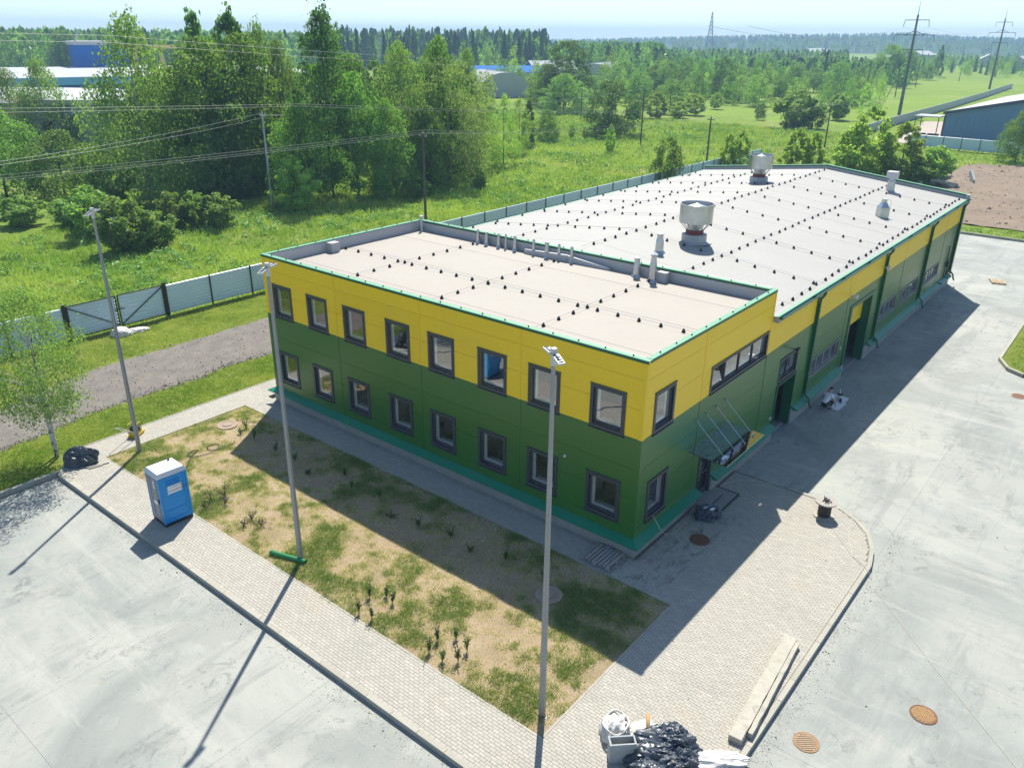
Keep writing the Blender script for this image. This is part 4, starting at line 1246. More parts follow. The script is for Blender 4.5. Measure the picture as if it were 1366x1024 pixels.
# ------------------------------------------------------------------ sheet metal fences
FY = 37.25
def ribbed(mb, x0, x1, z0, z1, y, n=9, d=.05):
    h = (z1 - z0) / n
    prof = []
    for k in range(n):
        b = z0 + k * h
        prof += [(0, b), (0, b + h * .42), (d, b + h * .58), (d, b + h * .86)]
    prof.append((0, z1))
    k0 = len(mb.v)
    for dy, z in prof: mb.v += [(x0, y - dy, z), (x1, y - dy, z)]
    for i in range(len(prof) - 1):
        a = k0 + 2 * i; mb.f.append((a, a + 1, a + 3, a + 2))
pan = MB(); ribbed(pan, -1.565, 1.565, .12, 2.02, 0); pan_me = pan.mesh('fence_panel'); pan_me.materials.append(MATS['fence_blue'])
post = MB().box(-.04, -.09, -.1, .04, -.03, 2.08).mesh('post'); post.materials.append(MATS['black_steel'])
def fence(label, xs, y, base=0.0, yoff=None):
    t = thing('metal_fence', label, 'fence', (xs[0], y, base), group=None)
    for k in range(len(xs) - 1):
        o = bpy.data.objects.new('fence_panel', pan_me); COL.objects.link(o); o.parent = t
        o.location = ((xs[k] + xs[k + 1]) / 2 - xs[0], 0, 0); o.scale = ((xs[k + 1] - xs[k]) / 3.13, 1, 1)
    for x in xs:
        o = bpy.data.objects.new('post', post); COL.objects.link(o); o.parent = t; o.location = (x - xs[0], 0, 0)
    return t
fence('pale blue ribbed metal fence running behind the yellow building', [3.45 + 3.15 * k for k in range(31)], FY)
fence('pale blue ribbed metal fence left of the gate behind the birch', [-3.0 - 3.15 * (20 - k) for k in range(21)], FY)
t = thing('metal_gate', 'two leaf pale blue gate with black diagonal braces in the metal fence', 'gate', (0.22, FY, 0))
for s in (-1, 1):
    MB().box(s * 3.13 - .09, -.13, -.1, s * 3.13 + .09, .05, 2.22).build('gate_post', 'black_steel', t)
    a, b = (-3.0, -.05) if s < 0 else (.05, 3.0)
    mb = MB(); ribbed(mb, a + .03, b - .03, .16, 2.06, -.0); lf = mb.build('gate_leaf', 'fence_blue', t)
    mb = MB(); y = -.085
    mb.beam((a, y, 2.08), (b, y, 2.08), .05, .06); mb.beam((a, y, .14), (b, y, .14), .05, .06)
    for x in (a + .02, b - .02): mb.beam((x, y, .17), (x, y, 2.05), .05, .07)
    mb.beam(((a if s < 0 else b), y - .012, 2.02), ((b if s < 0 else a), y - .012, .2), .04, .055)
    mb.build('brace_frame', 'black_steel', lf)
MB().beam((-.28, -.16, 1.22), (.35, -.16, 1.22), .05, .05).build('latch', 'black_steel', t)
# fence in front of the blue warehouse
t = thing('metal_fence', 'light blue panel fence in front of the blue warehouse', 'fence', (0, 0, 0))
a, b = Vector((136.6, 26.5, 0)), Vector((133.0, -14, 0)); n = 14; d = (b - a) / n
ang = math.atan2(d.y, d.x)
for k in range(n + 1):
    p = a + d * k
    o = bpy.data.objects.new('post', post); COL.objects.link(o); o.parent = t; o.location = p; o.rotation_euler = (0, 0, ang)
    if k < n:
        o = bpy.data.objects.new('fence_panel', pan_me); COL.objects.link(o); o.parent = t; o.location = p + d / 2; o.rotation_euler = (0, 0, ang); o.scale = (d.length / 3.13, 1, .98)
# concrete panel wall across the field
t = thing('concrete_wall', 'long pale concrete panel wall crossing the green field', 'wall', (0, 0, 0))
pts = [Vector(p) for p in ((150, 38.6, -.3), (167, 39.7, -.3), (231, 42.0, -.3), (300, 45.0, -.3), (380, 49.5, -.3))]
for a, b in zip(pts[:-1], pts[1:]):
    n = round((b - a).length / 4); d = (b - a) / n
    for k in range(n):
        p = a + d * k; q = p + d * .985
        mb = MB(); mb.beam(p + Vector((0, 0, .9)), q + Vector((0, 0, .9 + rng.uniform(-.06, .06))), .16, 1.8)
        mb.build('wall_panel', 'concrete_pole', t)
# dark blue fence glimpsed below the left trees
t = thing('metal_fence', 'dark navy fence glimpsed under the trees at left', 'fence', (0, 0, 0))
for k in range(22):
    a = Vector((10 + 3.0 * k, 106.5 - .3 * k, -.2)); b = a + Vector((2.95, -.3, 0))
    mb = MB(); mb.beam(a + Vector((0, 0, 1.3)), b + Vector((0, 0, 1.3)), .06, 2.5); mb.build('fence_panel', 'fence_navy', t)

# ------------------------------------------------------------------ things lying about
def crumple(mb_name, mat, parent, size, seed, sub=5, amp=.35, zflat=True, sharp=3.0):
    import bmesh
    bm = bmesh.new(); bmesh.ops.create_icosphere(bm, subdivisions=sub, radius=1)
    for v in bm.verts:
        p = v.co.copy(); q = Vector((p.x * 1.1 - p.y * .5, p.y * 2.6 + p.x * .8, p.z * 1.5)) + Vector((seed, seed * 2, -seed))
        n = mnoise.fractal(q, 1.0, 2.0, 3) * .5
        r = .8 * abs(mnoise.noise(q * .9)) + .55 * abs(mnoise.noise(q * sharp * .62 + Vector((5, 5, 5)))) + .22 * abs(mnoise.noise(q * sharp * 1.25))
        k = 1 + amp * (n + .55 - r)
        v.co = Vector((p.x * size[0] * k, p.y * size[1] * k, p.z * size[2] * k))
        if zflat:
            v.co.z = max(-.0, v.co.z + size[2] * .35) 
            if v.co.z < .03:
                v.co.x *= 1.06; v.co.y *= 1.06
    me = bpy.data.meshes.new(mb_name); bm.to_mesh(me); bm.free()
    me.polygons.foreach_set('use_smooth', [sub >= 5 and mat != 'black_plastic'] * len(me.polygons))
    return link_mesh(mb_name, me, mat, parent)
t = thing('covered_heap', 'heap under crumpled black plastic sheet on the path beside the birch', 'heap', (-9.33, 21.72, 0), -.5)
crumple('plastic_sheet', 'black_plastic', t, (.60, .42, .50), 1.3, amp=.5, sub=5)
MB().beam((.3, -.75, .03), (.85, -.55, .03), .05, .03).build('loose_lath', 'wood_grey', t)
t = thing('timber_stick', 'thin dark stick lying on the path below the black heap', 'stick', (-9.0, 20.95, 0))
MB().beam((-.45, .13, .03), (.40, -.13, .03), .05, .04).build('stick', 'wood_grey', t)
t = thing('rubbish_heap', 'big pile of crumpled black plastic rubbish at the bottom edge', 'rubbish pile', (-6.95, -5.1, 0), -.72)
o = crumple('plastic_sheet', 'black_plastic', t, (.80, .66, .40), 4.2, amp=.55, sub=5, sharp=3.0)
o = crumple('plastic_sheet', 'black_plastic', t, (.50, .42, .42), 8.7, amp=.5, sub=5); o.location = (.28, .18, .05)
o = crumple('plastic_sheet', 'black_plastic', t, (.46, .5, .34), 6.1, amp=.5, sub=5); o.location = (-.42, -.35, .02)
o = crumple('plastic_sheet', 'black_plastic', t, (.4, .4, .36), 2.1, amp=.5, sub=5); o.location = (.35, -.4, .0)
MB().beam((.55, -.2, .35), (.62, -.66, .42), .07, .02).build('timber_offcut', 'wood_warm', t)
MB().beam((.05, -.55, .45), (.3, -.7, .4), .06, .02).build('timber_offcut', 'wood_warm', t)
t = thing('plastic_film', 'white plastic film trailing from the black rubbish pile', 'plastic film', (-6.35, -6.05, 0), -.9)
crumple('film', 'white_sack', t, (.95, .26, .10), 3.3, amp=.6, sub=5)
t = thing('bulk_sack', 'open white sack of rubble behind the grey concrete box', 'sack', (-7.08, -3.78, 0), .2)
o = crumple('sack_body', 'white_sack', t, (.42, .36, .34), 5.5, amp=.35, sub=5)
mb = MB(); mb.tube([(.40 * math.cos(a), .33 * math.sin(a), .38 + .05 * math.sin(3 * a)) for a in [k * .314 for k in range(21)]], .035, 6, False); mb.build('sack_rim', 'white_sack', t, True)
t = thing('paper_sack', 'flattened white bag beside the cardboard tube', 'bag', (-6.62, -4.30, 0), -.4)
crumple('bag', 'white_sack', t, (.42, .30, .12), 7.7, amp=.45, sub=5)
t = thing('cardboard_tube', 'brown cardboard tube leaning out of the rubbish pile', 'tube', (-6.62, -4.42, .1))
MB().cyl((-.18, -.20, .12), (.22, .10, .42), .055, n=12).build('tube', 'cardboard', t, True)
t = thing('concrete_box', 'open topped grey concrete box next to the black rubbish', 'box', (-7.66, -4.32, 0), -.80)
mb = MB(); L_, w_, h_ = .34, .15, .62
mb.box(-L_, -w_, 0, L_, -w_ + .04, h_); mb.box(-L_, w_ - .04, 0, L_, w_, h_); mb.box(-L_, -w_ + .04, 0, -L_ + .04, w_ - .04, h_); mb.box(L_ - .04, -w_ + .04, 0, L_, w_ - .04, h_); mb.box(-L_ + .04, -w_ + .04, 0, L_ - .04, w_ - .04, .05)
mb.build('trough', 'grey_box', t)
MB().box(-L_ - .01, -w_ - .01, h_ - .03, -L_ + .03, w_ + .01, h_ + .008).build('rim', 'grey_box', t)
def beam_slab(label, a, b, w, h, cat, z=0.0):
    a, b = Vector((*a, 0)), Vector((*b, 0)); c = (a + b) / 2; L = (b - a).length
    t = thing('concrete_beam', label, cat, (c.x, c.y, z), math.atan2(b.y - a.y, b.x - a.x))
    n = 14; mb = MB(); k0 = 0
    for i in range(n + 1):
        x = -L / 2 + L * i / n
        e = [rng.uniform(-.012, .012) for _ in range(4)]
        mb.v += [(x, -w / 2 + e[0], 0), (x, w / 2 + e[1], 0), (x, w / 2 + e[2], h + e[0] * .6), (x, -w / 2 + e[3], h + e[1] * .6)]
    for i in range(n):
        for q in range(4):
            r = (q + 1) % 4; mb.f.append((i * 4 + q, i * 4 + r, i * 4 + 4 + r, i * 4 + 4 + q))
    mb.f += [(3, 2, 1, 0), tuple(n * 4 + q for q in range(4))]
    mb.build('beam', 'old_concrete', t)
    return t
beam_slab('wide weathered concrete beam lying on pavers near the kerb', (-5.35, -6.36), (-.62, -6.02), .36, .20, 'beam')
beam_slab('narrow concrete beam lying against the wider weathered beam', (-4.95, -6.60), (-.74, -6.27), .13, .17, 'beam')
t = thing('plastic_pipe', 'short green pipe lying at the foot of the middle lamp post', 'pipe', (-7.9, 9.25, .09), -1.28)
mb = MB()
for r_, nm in ((.085, 0),):
    n = 14; L = .74; k = 0
    pts = []
    for x, r in ((-L, .085), (L, .085), (L, .07), (-L, .07)):
        for i in range(n): pts.append((x, r * math.cos(6.2832 * i / n), r * math.sin(6.2832 * i / n)))
    mb.v = pts
    for s in range(4):
        for i in range(n):
            j = (i + 1) % n; q = (s + 1) % 4
            mb.f.append((s * n + i, s * n + j, q * n + j, q * n + i))
mb.build('pipe', 'pipe_green', t)
mb = MB(); mb.cyl((-.74, 0, 0), (-.66, 0, 0), .092, n=14, caps=False); mb.build('collar', 'pipe_green', t)
# plate compactor behind the far lamp post
t = thing('plate_compactor', 'small yellow plate compactor with black engine on the brick path', 'compactor', (-6.58, 22.42, 0), .55)
mb = MB(); mb.hexa([(-.30, -.22, .03), (.32, -.22, .03), (.32, .22, .03), (-.30, .22, .03), (-.36, -.22, .10), (.42, -.22, .14), (.42, .22, .14), (-.36, .22, .10)]); mb.build('base_plate', 'machine_yellow', t)
MB().box(-.26, -.18, .13, .26, .18, .24).build('frame', 'machine_yellow', t)
mb = MB(); mb.box(-.18, -.15, .24, .18, .15, .46); mb.cyl((-.02, -.15, .36), (-.02, -.24, .36), .11, n=12); mb.box(-.14, -.1, .46, .1, .1, .54); mb.build('engine', 'black_steel', t)
mb = MB()
for s in (-1, 1): mb.beam((-.24, .17 * s, .24), (-.22, .17 * s, .60), .03, .03); mb.beam((.24, .17 * s, .24), (.22, .17 * s, .60), .03, .03); mb.beam((-.22, .17 * s, .61), (.22, .17 * s, .61), .03, .03)
mb.build('guard', 'machine_yellow', t)
mb = MB(); mb.tube([(-.25, -.16, .25), (-1.15, -.16, .95), (-1.2, 0, .98), (-1.15, .16, .95), (-.25, .16, .25)], .016, 6); mb.build('handle', 'white_metal', t)
# white sack by the gate
t = thing('white_sack', 'white sack lying on the grass in front of the metal gate', 'sack', (-.45, 35.95, 0), -.25)
crumple('sack_body', 'white_sack', t, (.55, .50, .34), 9.1, amp=.3, sub=4)
o = crumple('sack_tail', 'white_sack', t, (.75, .28, .16), 3.9, amp=.4, sub=4); o.location = (.85, .12, 0)
# cable reel
t = thing('cable_reel', 'wooden cable reel wound with black cable standing on the pavers', 'cable reel', (7.12, -4.32, 0), .4)
MB().lathe([(.40, 0), (.40, .045)], 28).build('flange', 'wood_grey', t)
MB().lathe([(.24, .046), (.25, .1), (.245, .3), (.25, .5), (.24, .60)], 24).build('cable_winding', 'cable_black', t)
f = MB().lathe([(.40, .605), (.40, .65)], 28).build('flange', 'wood_grey', t)
MB().lathe([(.06, .651), (.06, .67)], 12).build('hub', 'black_steel', f)
t = thing('scrap_pile', 'handful of dark scrap bits on top of the cable reel', 'scrap', (7.12, -4.32, .66))
mb = MB()
for k in range(12):
    a = rng.random() * 6.28; r = rng.uniform(.02, .2); p = Vector((r * math.cos(a), r * math.sin(a), rng.uniform(.01, .04))); a2 = rng.random() * 3.14
    d = Vector((math.cos(a2), math.sin(a2), rng.uniform(-.1, .1))) * rng.uniform(.05, .12); mb.beam(p - d, p + d, .03, .03)
mb.build('scrap', 'cloth_dark', t)
t = thing('cable', 'pale thin cable running from the reel across the yard', 'cable', (0, 0, 0))
mb = MB()
mb.tube([(6.7, -4.7, .02), (5.9, -5.35, .012), (5.2, -6.0, .012), (4.86, -6.45, .014), (4.62, -6.74, .02), (4.45, -6.98, YZ + .02), (3.94, -7.2, YZ + .012), (1.2, -9.75, YZ + .012), (-1.7, -12.7, YZ + .012), (-5.4, -16.4, YZ + .012)], .007, 5)
mb.build('line', 'cable_white', t)
t = thing('cable', 'pale cable snaking round the curved edge of the pavers', 'cable', (0, 0, 0))
mb = MB(); pts = [(7.5, -5.45, .015), (7.1, -5.5, .012), (6.75, -5.45, .012), (6.2, -5.55, .012), (5.5, -5.9, .012), (5.1, -6.05, .012), (4.75, -6.5, .016)]
mb.tube(pts, .008, 5); mb.build('line', 'cable_white', t)
t = thing('cable', 'pale cable arching over the pavers in front of the glass canopy', 'cable', (0, 0, 0))
mb = MB(); mb.tube([(8.3, -2.0, -.0), (8.1, -1.7, .012), (7.9, -1.1, .012), (7.5, -.6, .012), (6.9, -.3, .012), (6.2, -.28, .012), (5.7, -.38, .012), (5.3, -.55, .0), (4.75, -.12, .012), (4.2, -.18, .012), (3.2, -.42, .012), (2.4, -.5, .012), (1.6, -.42, .3), (1.3, -.36, .62), (1.2, -.05, 1.16)], .008, 5)
mb.build('line', 'cable_white', t)
t = thing('hose', 'dark hose loops lying on the bed behind the blue toilet', 'hose', (0, 0, 0))
pts = []
for k in range(60):
    a = k * .21; q = k / 59
    pts.append((-6.0 + 1.6 * q + .55 * math.cos(a) * (1 - .3 * q), 18.7 - .2 * q + .32 * math.sin(a), .035 + .02 * math.sin(a * .7) ** 2))
mb = MB(); mb.tube([(-7.1, 17.6, .03), (-6.6, 18.0, .03), (-6.1, 18.6, .03)] + pts[4:], .018, 5); mb.build('line', 'cable_black', t)
# pallets
def pallet(label, loc, rz, lx, ly, nb, mat, cat='pallet', tz=0.0):
    t = thing('wooden_pallet', label, cat, loc, rz)
    for i in (-1, 0, 1):
        mb = MB()
        for j in (-1, 0, 1): mb.box(i * (lx / 2 - .05) - .05, j * (ly / 2 - .07) - .07, .02, i * (lx / 2 - .05) + .05, j * (ly / 2 - .07) + .07, .10)
        mb.box(i * (lx / 2 - .05) - .05, -ly / 2, 0, i * (lx / 2 - .05) + .05, ly / 2, .02)
        mb.build('bearer', mat, t)
    pitch = ly / nb
    for k in range(nb):
        y = -ly / 2 + pitch * (k + .5)
        MB().box(-lx / 2 + rng.uniform(-.01, .01), y - pitch * .34, .101, lx / 2 + rng.uniform(-.01, .01), y + pitch * .34, .125).build('board', mat, t)
    return t
pallet('grey slatted pallet leaning flat by the building corner', (-.72, .77, 0.01), .0, 1.12, 1.16, 8, 'wood_grey')
t = thing('hose', 'grey hose curled round the slatted pallet', 'hose', (0, 0, 0))
mb = MB(); mb.tube([(-.25, .95, .13), (-.1, .75, .14), (-.3, .62, .15), (-.45, .8, .15), (-.28, .98, .15)], .03, 6); mb.tube([(-1.05, 1.4, .04), (-1.3, 1.38, .04), (-1.38, 1.1, .03), (-1.38, .3, .03), (-1.3, .1, .03)], .02, 6); mb.build('line', 'galvanised_dull', t)
pallet('small wooden pallet lying far out on the concrete yard', (49.3, -3.0, YZ), .35, 1.2, 1.0, 7, 'wood_warm')
# manholes
def manhole(label, x, y, z, r, mlid, mring, grate, concrete=False):
    t = thing('manhole_cover', label, 'manhole', (x, y, z), rng.uniform(0, 3))
    MB().lathe([(r * 1.16, .004), (r * 1.15, .018), (r * 1.02, .018), (r * 1.02, .006)], 32, cap=False).build('ring', mring, t)
    l = MB().lathe([(r, .004), (r, .014), (r * .97, .018)], 32).build('lid', mlid, t)
    mb = MB()
    if grate:
        n = 9
        for k in range(n):
            u = -r * .85 + 1.7 * r * k / (n - 1); w = math.sqrt(max(.01, (r * .9) ** 2 - u * u)); mb.box(u - .018, -w, .0185, u + .018, w, .03)
    else:
        for k in range(6):
            a = k * 1.047; mb.box(r * .5 * math.cos(a) - .03, r * .5 * math.sin(a) - .03, .0185, r * .5 * math.cos(a) + .03, r * .5 * math.sin(a) + .03, .026)
    mb.build('lid_rib', mlid, l)
manhole('rusty brown manhole cover in the shaded pavers by the building', 2.52, -1.37, .001, .32, 'rust_brown', 'rust_brown', False)
manhole('tan ribbed manhole cover nearest the bottom edge of the yard', -3.95, -7.78, YZ, .30, 'lid_tan', 'rust_iron', True)
manhole('rusty orange ribbed manhole cover, right one of the near pair', -.93, -9.95, YZ, .31, 'rust_iron', 'rust_brown', True)
manhole('distant rusty manhole cover in the yard by the grass island', 25.6, -8.15, YZ, .32, 'rust_brown', 'rust_iron', False)
def well(label, x, y, r):
    t = thing('well_ring', label, 'well cover', (x, y, hz_bed(x, y)), 0)
    MB().lathe([(r, -.05), (r, .05), (r * .9, .06), (r * .72, .06), (r * .70, .045), (.01, .05)], 30).build('concrete_lid', 'ring_concrete', t)
    MB().lathe([(r * .45, .05), (r * .45, .075), (.01, .08)], 20).build('hatch', 'ring_concrete', t)
well('round concrete well cover in the shaded grass behind the near lamp post', -3.64, .98, .46)
well('round sandy well cover at the far end of the planting bed', -3.30, 20.15, .48)
# entrance pit slab with its opening, bag of waste
t = thing('entrance_slab', 'grey slab with a square dark pit in front of the entrance door', 'slab')
mb = MB()
for x0, y0, x1, y1 in ((4.6, -.56, 5.22, -.56 + .5), (5.22, -.12, 5.98, -.05), (5.98, -1.08, 6.42, -.05), (4.6, -1.08, 5.98, -.66)): mb.box(x0, y0, -.05, x1, y1, .022)
mb.build('slab', 'plinth', t)
MB().box(5.22, -.66, -.35, 5.98, -.12, -.30).build('pit_floor', 'black_rubber', t)
mb = MB(); mb.box(4.58, -1.14, -.05, 6.48, -1.085, .03); mb.box(6.425, -1.085, -.05, 6.48, -.05, .03); mb.build('edge_strip', 'black_steel', t)
t = thing('rubbish_bag', 'slumped open black rubbish bag beside the entrance slab', 'bag', (4.22, -.82, 0), -.35)
o = crumple('bag_body', 'black_plastic', t, (.52, .42, .24), 2.7, amp=.4, sub=5)
o = crumple('crumpled_paper', 'paper', t, (.14, .05, .05), 1.7, amp=.6, sub=3); o.location = (-.05, .08, .27)
o = crumple('crumpled_paper', 'paper', t, (.12, .06, .05), 5.7, amp=.6, sub=3); o.location = (.12, -.1, .27)
MB().box(.20, -.02, .22, .36, .16, .30).build('packet', 'far_blue_light', t)
# ------------------------------------------------------------------ the painter crouching by the hall wall
t = thing('paper_sheet', 'white sheets of paper spread on concrete beside the crouching man', 'paper sheet', (18.4, -.85, YZ))
def sheet(pts, z): 
    mb = MB(); n = 6
    A, B, C_, D = [Vector((*p, 0)) for p in pts]
    for i in range(n + 1):
        for j in range(n + 1):
            u, v = i / n, j / n; p = (A * (1 - u) + B * u) * (1 - v) + (D * (1 - u) + C_ * u) * v
            mb.v.append((p.x, p.y, z + .012 + .015 * fbm(p.x * 3, p.y * 3, 1.2, 3)))
    for i in range(n):
        for j in range(n):
            a = i * (n + 1) + j; mb.f.append((a, a + n + 1, a + n + 2, a + 1))
    return mb
sheet([(-.9, -.56), (.25, -.62), (.4, .5), (-.75, .45)], 0).build('sheet', 'paper', t)
sheet([(.1, -.55), (1.05, -.5), (1.15, .55), (.2, .5)], .012).build('sheet', 'paper', t)
t = thing('paint_bucket', 'small white bucket with a brush on the paper sheets', 'bucket', (19.0, -.98, YZ + .035))
MB().lathe([(.11, 0), (.135, .26), (.125, .26), (.10, .02), (.01, .02)], 16).build('bucket', 'white_metal', t)
MB().lathe([(.14, .235), (.14, .27)], 16).build('rim', 'black_rubber', t)
MB().beam((.02, 0, .1), (.10, .05, .50), .03, .015).build('brush', 'paper', t)
t = thing('tool_bag', 'black hand tool lying on the paper sheets', 'tool', (18.75, -1.12, YZ + .035), .3)
mb = MB(); mb.box(-.17, -.06, 0, .17, .06, .07); mb.box(-.24, -.03, .02, -.17, .03, .05); mb.cyl((.17, 0, .04), (.27, 0, .04), .03, n=8); mb.build('tool', 'black_rubber', t)
def skin(name, mat, parent, V, E_, rad, sub=2):
    me = bpy.data.meshes.new(name); me.from_pydata(V, E_, []); me.materials.append(MATS[mat])
    o = bpy.data.objects.new(name, me); COL.objects.link(o); o.parent = parent
    md = o.modifiers.new('skin', 'SKIN')
    sv = me.skin_vertices[0].data
    for i, r in enumerate(rad):
        sv[i].radius = (r, r) if not isinstance(r, tuple) else r
        sv[i].use_root = (i == 0)
    md.use_smooth_shade = True
    ss = o.modifiers.new('sub', 'SUBSURF'); ss.levels = sub; ss.render_levels = sub
    return o
t = thing('person', 'man in white shirt and dark trousers crouching beside paper sheets', 'person', (17.35, -.78, YZ), -.30)
# squat: pelvis low, trunk leaning forward (+x), knees forward and up, right arm reaching to the sheet, left arm down
V = [(0, 0, .30), (.03, 0, .42), (.10, 0, .58), (.20, 0, .76), (.24, 0, .84), (.31, 0, .93), (.33, 0, 1.04),
     (.18, .19, .75), (.22, .27, .52), (.42, .24, .30), (.50, .22, .24),
     (.18, -.19, .75), (.22, -.29, .52), (.36, -.33, .28), (.42, -.34, .18),
     (.02, .11, .29), (.42, .17, .46), (.16, .15, .10), (.32, .16, .05),
     (.02, -.11, .29), (.42, -.19, .44), (.16, -.16, .10), (.32, -.18, .05)]
E_ = [(0, 1), (1, 2), (2, 3), (3, 4), (4, 5), (5, 6), (3, 7), (7, 8), (8, 9), (9, 10), (3, 11), (11, 12), (12, 13), (13, 14), (0, 15), (15, 16), (16, 17), (17, 18), (0, 19), (19, 20), (20, 21), (21, 22)]
rad = [.13, .125, .14, .13, .06, .085, .085, .065, .05, .035, .03, .065, .05, .035, .03, .10, .065, .045, .045, .10, .065, .045, .045]
skin('body', 'skin', t, V, E_, rad)
keep = [0, 1, 2, 3, 7, 11]
Vs = [V[1], V[2], V[3], (.235, 0, .81), V[7], (.21, .255, .60), V[11], (.21, -.27, .60), (-.03, 0, .36)]
skin('shirt', 'shirt_white', t, Vs, [(0, 1), (1, 2), (2, 3), (2, 4), (4, 5), (2, 6), (6, 7), (0, 8)], [.155, .165, .155, .075, .085, .068, .085, .068, .15])
Vt = [V[0], V[15], V[16], (.18, .15, .13), V[19], V[20], (.18, -.16, .13)]
skin('trousers', 'cloth_dark', t, Vt, [(0, 1), (1, 2), (2, 3), (0, 4), (4, 5), (5, 6)], [.15, .12, .085, .06, .12, .085, .06])
for s in (.16, -.17): 
    skin('shoe', 'black_rubber', t, [(.12, s, .05), (.24, s, .05), (.36, s, .04)], [(0, 1), (1, 2)], [.05, .055, .045], 1)
skin('hair', 'hair', t, [(.29, 0, 1.0), (.33, 0, 1.07), (.36, 0, 1.10)], [(0, 1), (1, 2)], [.095, .098, .085])
for s, p in ((1, V[10]), (-1, V[14])):
    p = Vector(p)
    for k in range(4):
        a = p + Vector((.01, (k - 1.5) * .018, 0)); skin('finger', 'skin', t, [a, a + Vector((.04, 0, -.012)), a + Vector((.065, 0, -.035))], [(0, 1), (1, 2)], [.009, .008, .007], 1)
    a = p + Vector((-.005, -.03 * s, 0)); skin('thumb', 'skin', t, [a, a + Vector((.02, -.02 * s, -.012)), a + Vector((.045, -.022 * s, -.025))], [(0, 1), (1, 2)], [.011, .009, .008], 1)

# ------------------------------------------------------------------ poles and wires
def catenary(a, b, sag, n=14):
    a, b = Vector(a), Vector(b)
    return [a + (b - a) * (k / n) - Vector((0, 0, sag * 4 * (k / n) * (1 - k / n))) for k in range(n + 1)]
def wood_pole(label, x, y, h, r=.14, arm=True, mat='wood_pole', group='wooden power poles in the meadow', brace=None, rz=1.45):
    t = thing('power_pole', label, 'power pole', (x, y, -.2), rz, group)
    MB().lathe([(r, 0), (r * .68, h + .2)], 8).build('pole', mat, t)
    if arm:
        mb = MB(); mb.beam((-.55, 0, h - .15), (.55, 0, h - .15), .09, .09); mb.build('crossarm', mat, t)
        for u in (-.5, .5, 0):
            z = h - .1 if u else h + .2
            MB().cyl((u, 0, z), (u, 0, z + .16), .045, n=6).build('insulator', 'white_metal', t)
    if brace:
        MB().cyl((brace[0], brace[1], 0), (0, 0, h - 1), r * .7, n=6).build('brace', mat, t)
    return t
LA = [(-46, 56.6, 8.4), (36.0, 46.0, 8.3), (85.6, 39.9, 7.1), (124.5, 36.8, 6.9), (162, 34.5, 6.9)]
wood_pole('wooden power pole directly behind the office block', *LA[1])
wood_pole('wooden power pole beside the far left corner of the hall roof', *LA[2])
wood_pole('short wooden pole behind the light green saplings', *LA[3])
wood_pole('grey power pole in front of the dark tree wall at left', 30.2, 63.6, 9.5, mat='concrete_pole')
wood_pole('wooden pole standing right of the round dark tree', 105.5, 62.3, 9.1)
wood_pole('far wooden pole left of the round dark tree', 139, 98, 6.4, arm=False)
wood_pole('braced power pole pair in the green field, left one', 277, 76.5, 11.0, r=.2, brace=(20, -14))
wood_pole('braced pole in the green field left of the concrete pylon', 277, 67.0, 8.8, r=.18, brace=(.5, 5.2))
wood_pole('pole in the green field just right of the near pylon', 348, 78.7, 10.1, r=.18, arm=False)
wood_pole('short pole standing alone in the far green field', 423, 78.4, 5.6, r=.18)
t = thing('overhead_wires', 'thin pale wires strung along the wooden poles behind the building', 'wires')
mb = MB()
for a, b in zip(LA[:-1], LA[1:]):
    for off in (-.5, .5, 0):
        z = .28 if off == 0 else 0
        mb.tube(catenary((a[0] + off * .12, a[1] + off, a[2] + z), (b[0] + off * .12, b[1] + off, b[2] + z), .7), .009, 4, False)
mb.build('wire', 'wire', t)
t = thing('overhead_wires', 'wires sloping down left from the grey pole at the dark trees', 'wires')
mb = MB()
for off in (-.4, .4): mb.tube(catenary((30.2, 63.6 + off, 9.2 + off * .4), (-14, 49 + off, 8.6), .6), .009, 4, False)
for off in (-.4, .4): mb.tube(catenary((30.2, 63.6 + off, 9.2), (105.5, 62.3 + off, 9.0), .9), .009, 4, False)
mb.build('wire', 'wire', t)
t = thing('overhead_wires', 'long level wires crossing the front of the tall trees', 'wires')
mb = MB()
for k, (z0, z1, z2) in enumerate(((13.2, 11.5, 7.2), (12.75, 11.3, 7.0))): 
    mb.tube(catenary((-40, 48 + k * .4, 14.6 - .4 * k), (23.4, 48 + k * .4, z1), .25) + catenary((23.4, 48 + k * .4, z1), (90, 48 + k * .4, z2), .3)[1:] + catenary((90, 48 + k * .4, z2), (150, 48, 6.6), .3)[1:], .009, 4, False)
for k, (z1, z2) in enumerate(((16.75, 14.8), (16.3, 14.3))):
    mb.tube(catenary((-40, 48 + k * .4, 17.6 - .3 * k), (8, 48 + k * .4, z1), .1) + catenary((8, 48 + k * .4, z1), (42, 48 + k * .4, z2), .1)[1:] + catenary((42, 48 + k * .4, z2), (120, 48, 10), .3)[1:], .009, 4, False)
mb.build('wire', 'wire', t)
def pylon(label, x, y, h):
    t = thing('concrete_pylon', label, 'pylon', (x, y, -.3), 0, 'concrete mast pylons in the field')
    MB().lathe([(.42, 0), (.22, h * .88)], 10).build('mast', 'pylon_dark', t)
    MB().lathe([(.10, h * .87), (.03, h)], 6).build('spire', 'pylon_dark', t)
    for zf, w, br in ((.837, 2.7, 0), (.71, 4.5, 1), (.585, 2.6, 0)):
        z = h * zf; mb = MB(); mb.beam((0, -w, z), (0, w, z), .16, .16)
        if br:
            for s in (-1, 1): mb.beam((0, 0, z + .9), (0, s * w * .5, z + .05), .14, .14)
        o = mb.build('crossarm', 'pylon_dark', t)
        for s in (-1, 1): MB().cyl((0, s * w, z), (0, s * (w + .25), z - 1.5), .07, n=6).build('insulator', 'pylon_dark', o)
    return t
pylon('tall concrete mast pylon nearest, beside the concrete wall', 206.3, 46.6, 26.2)
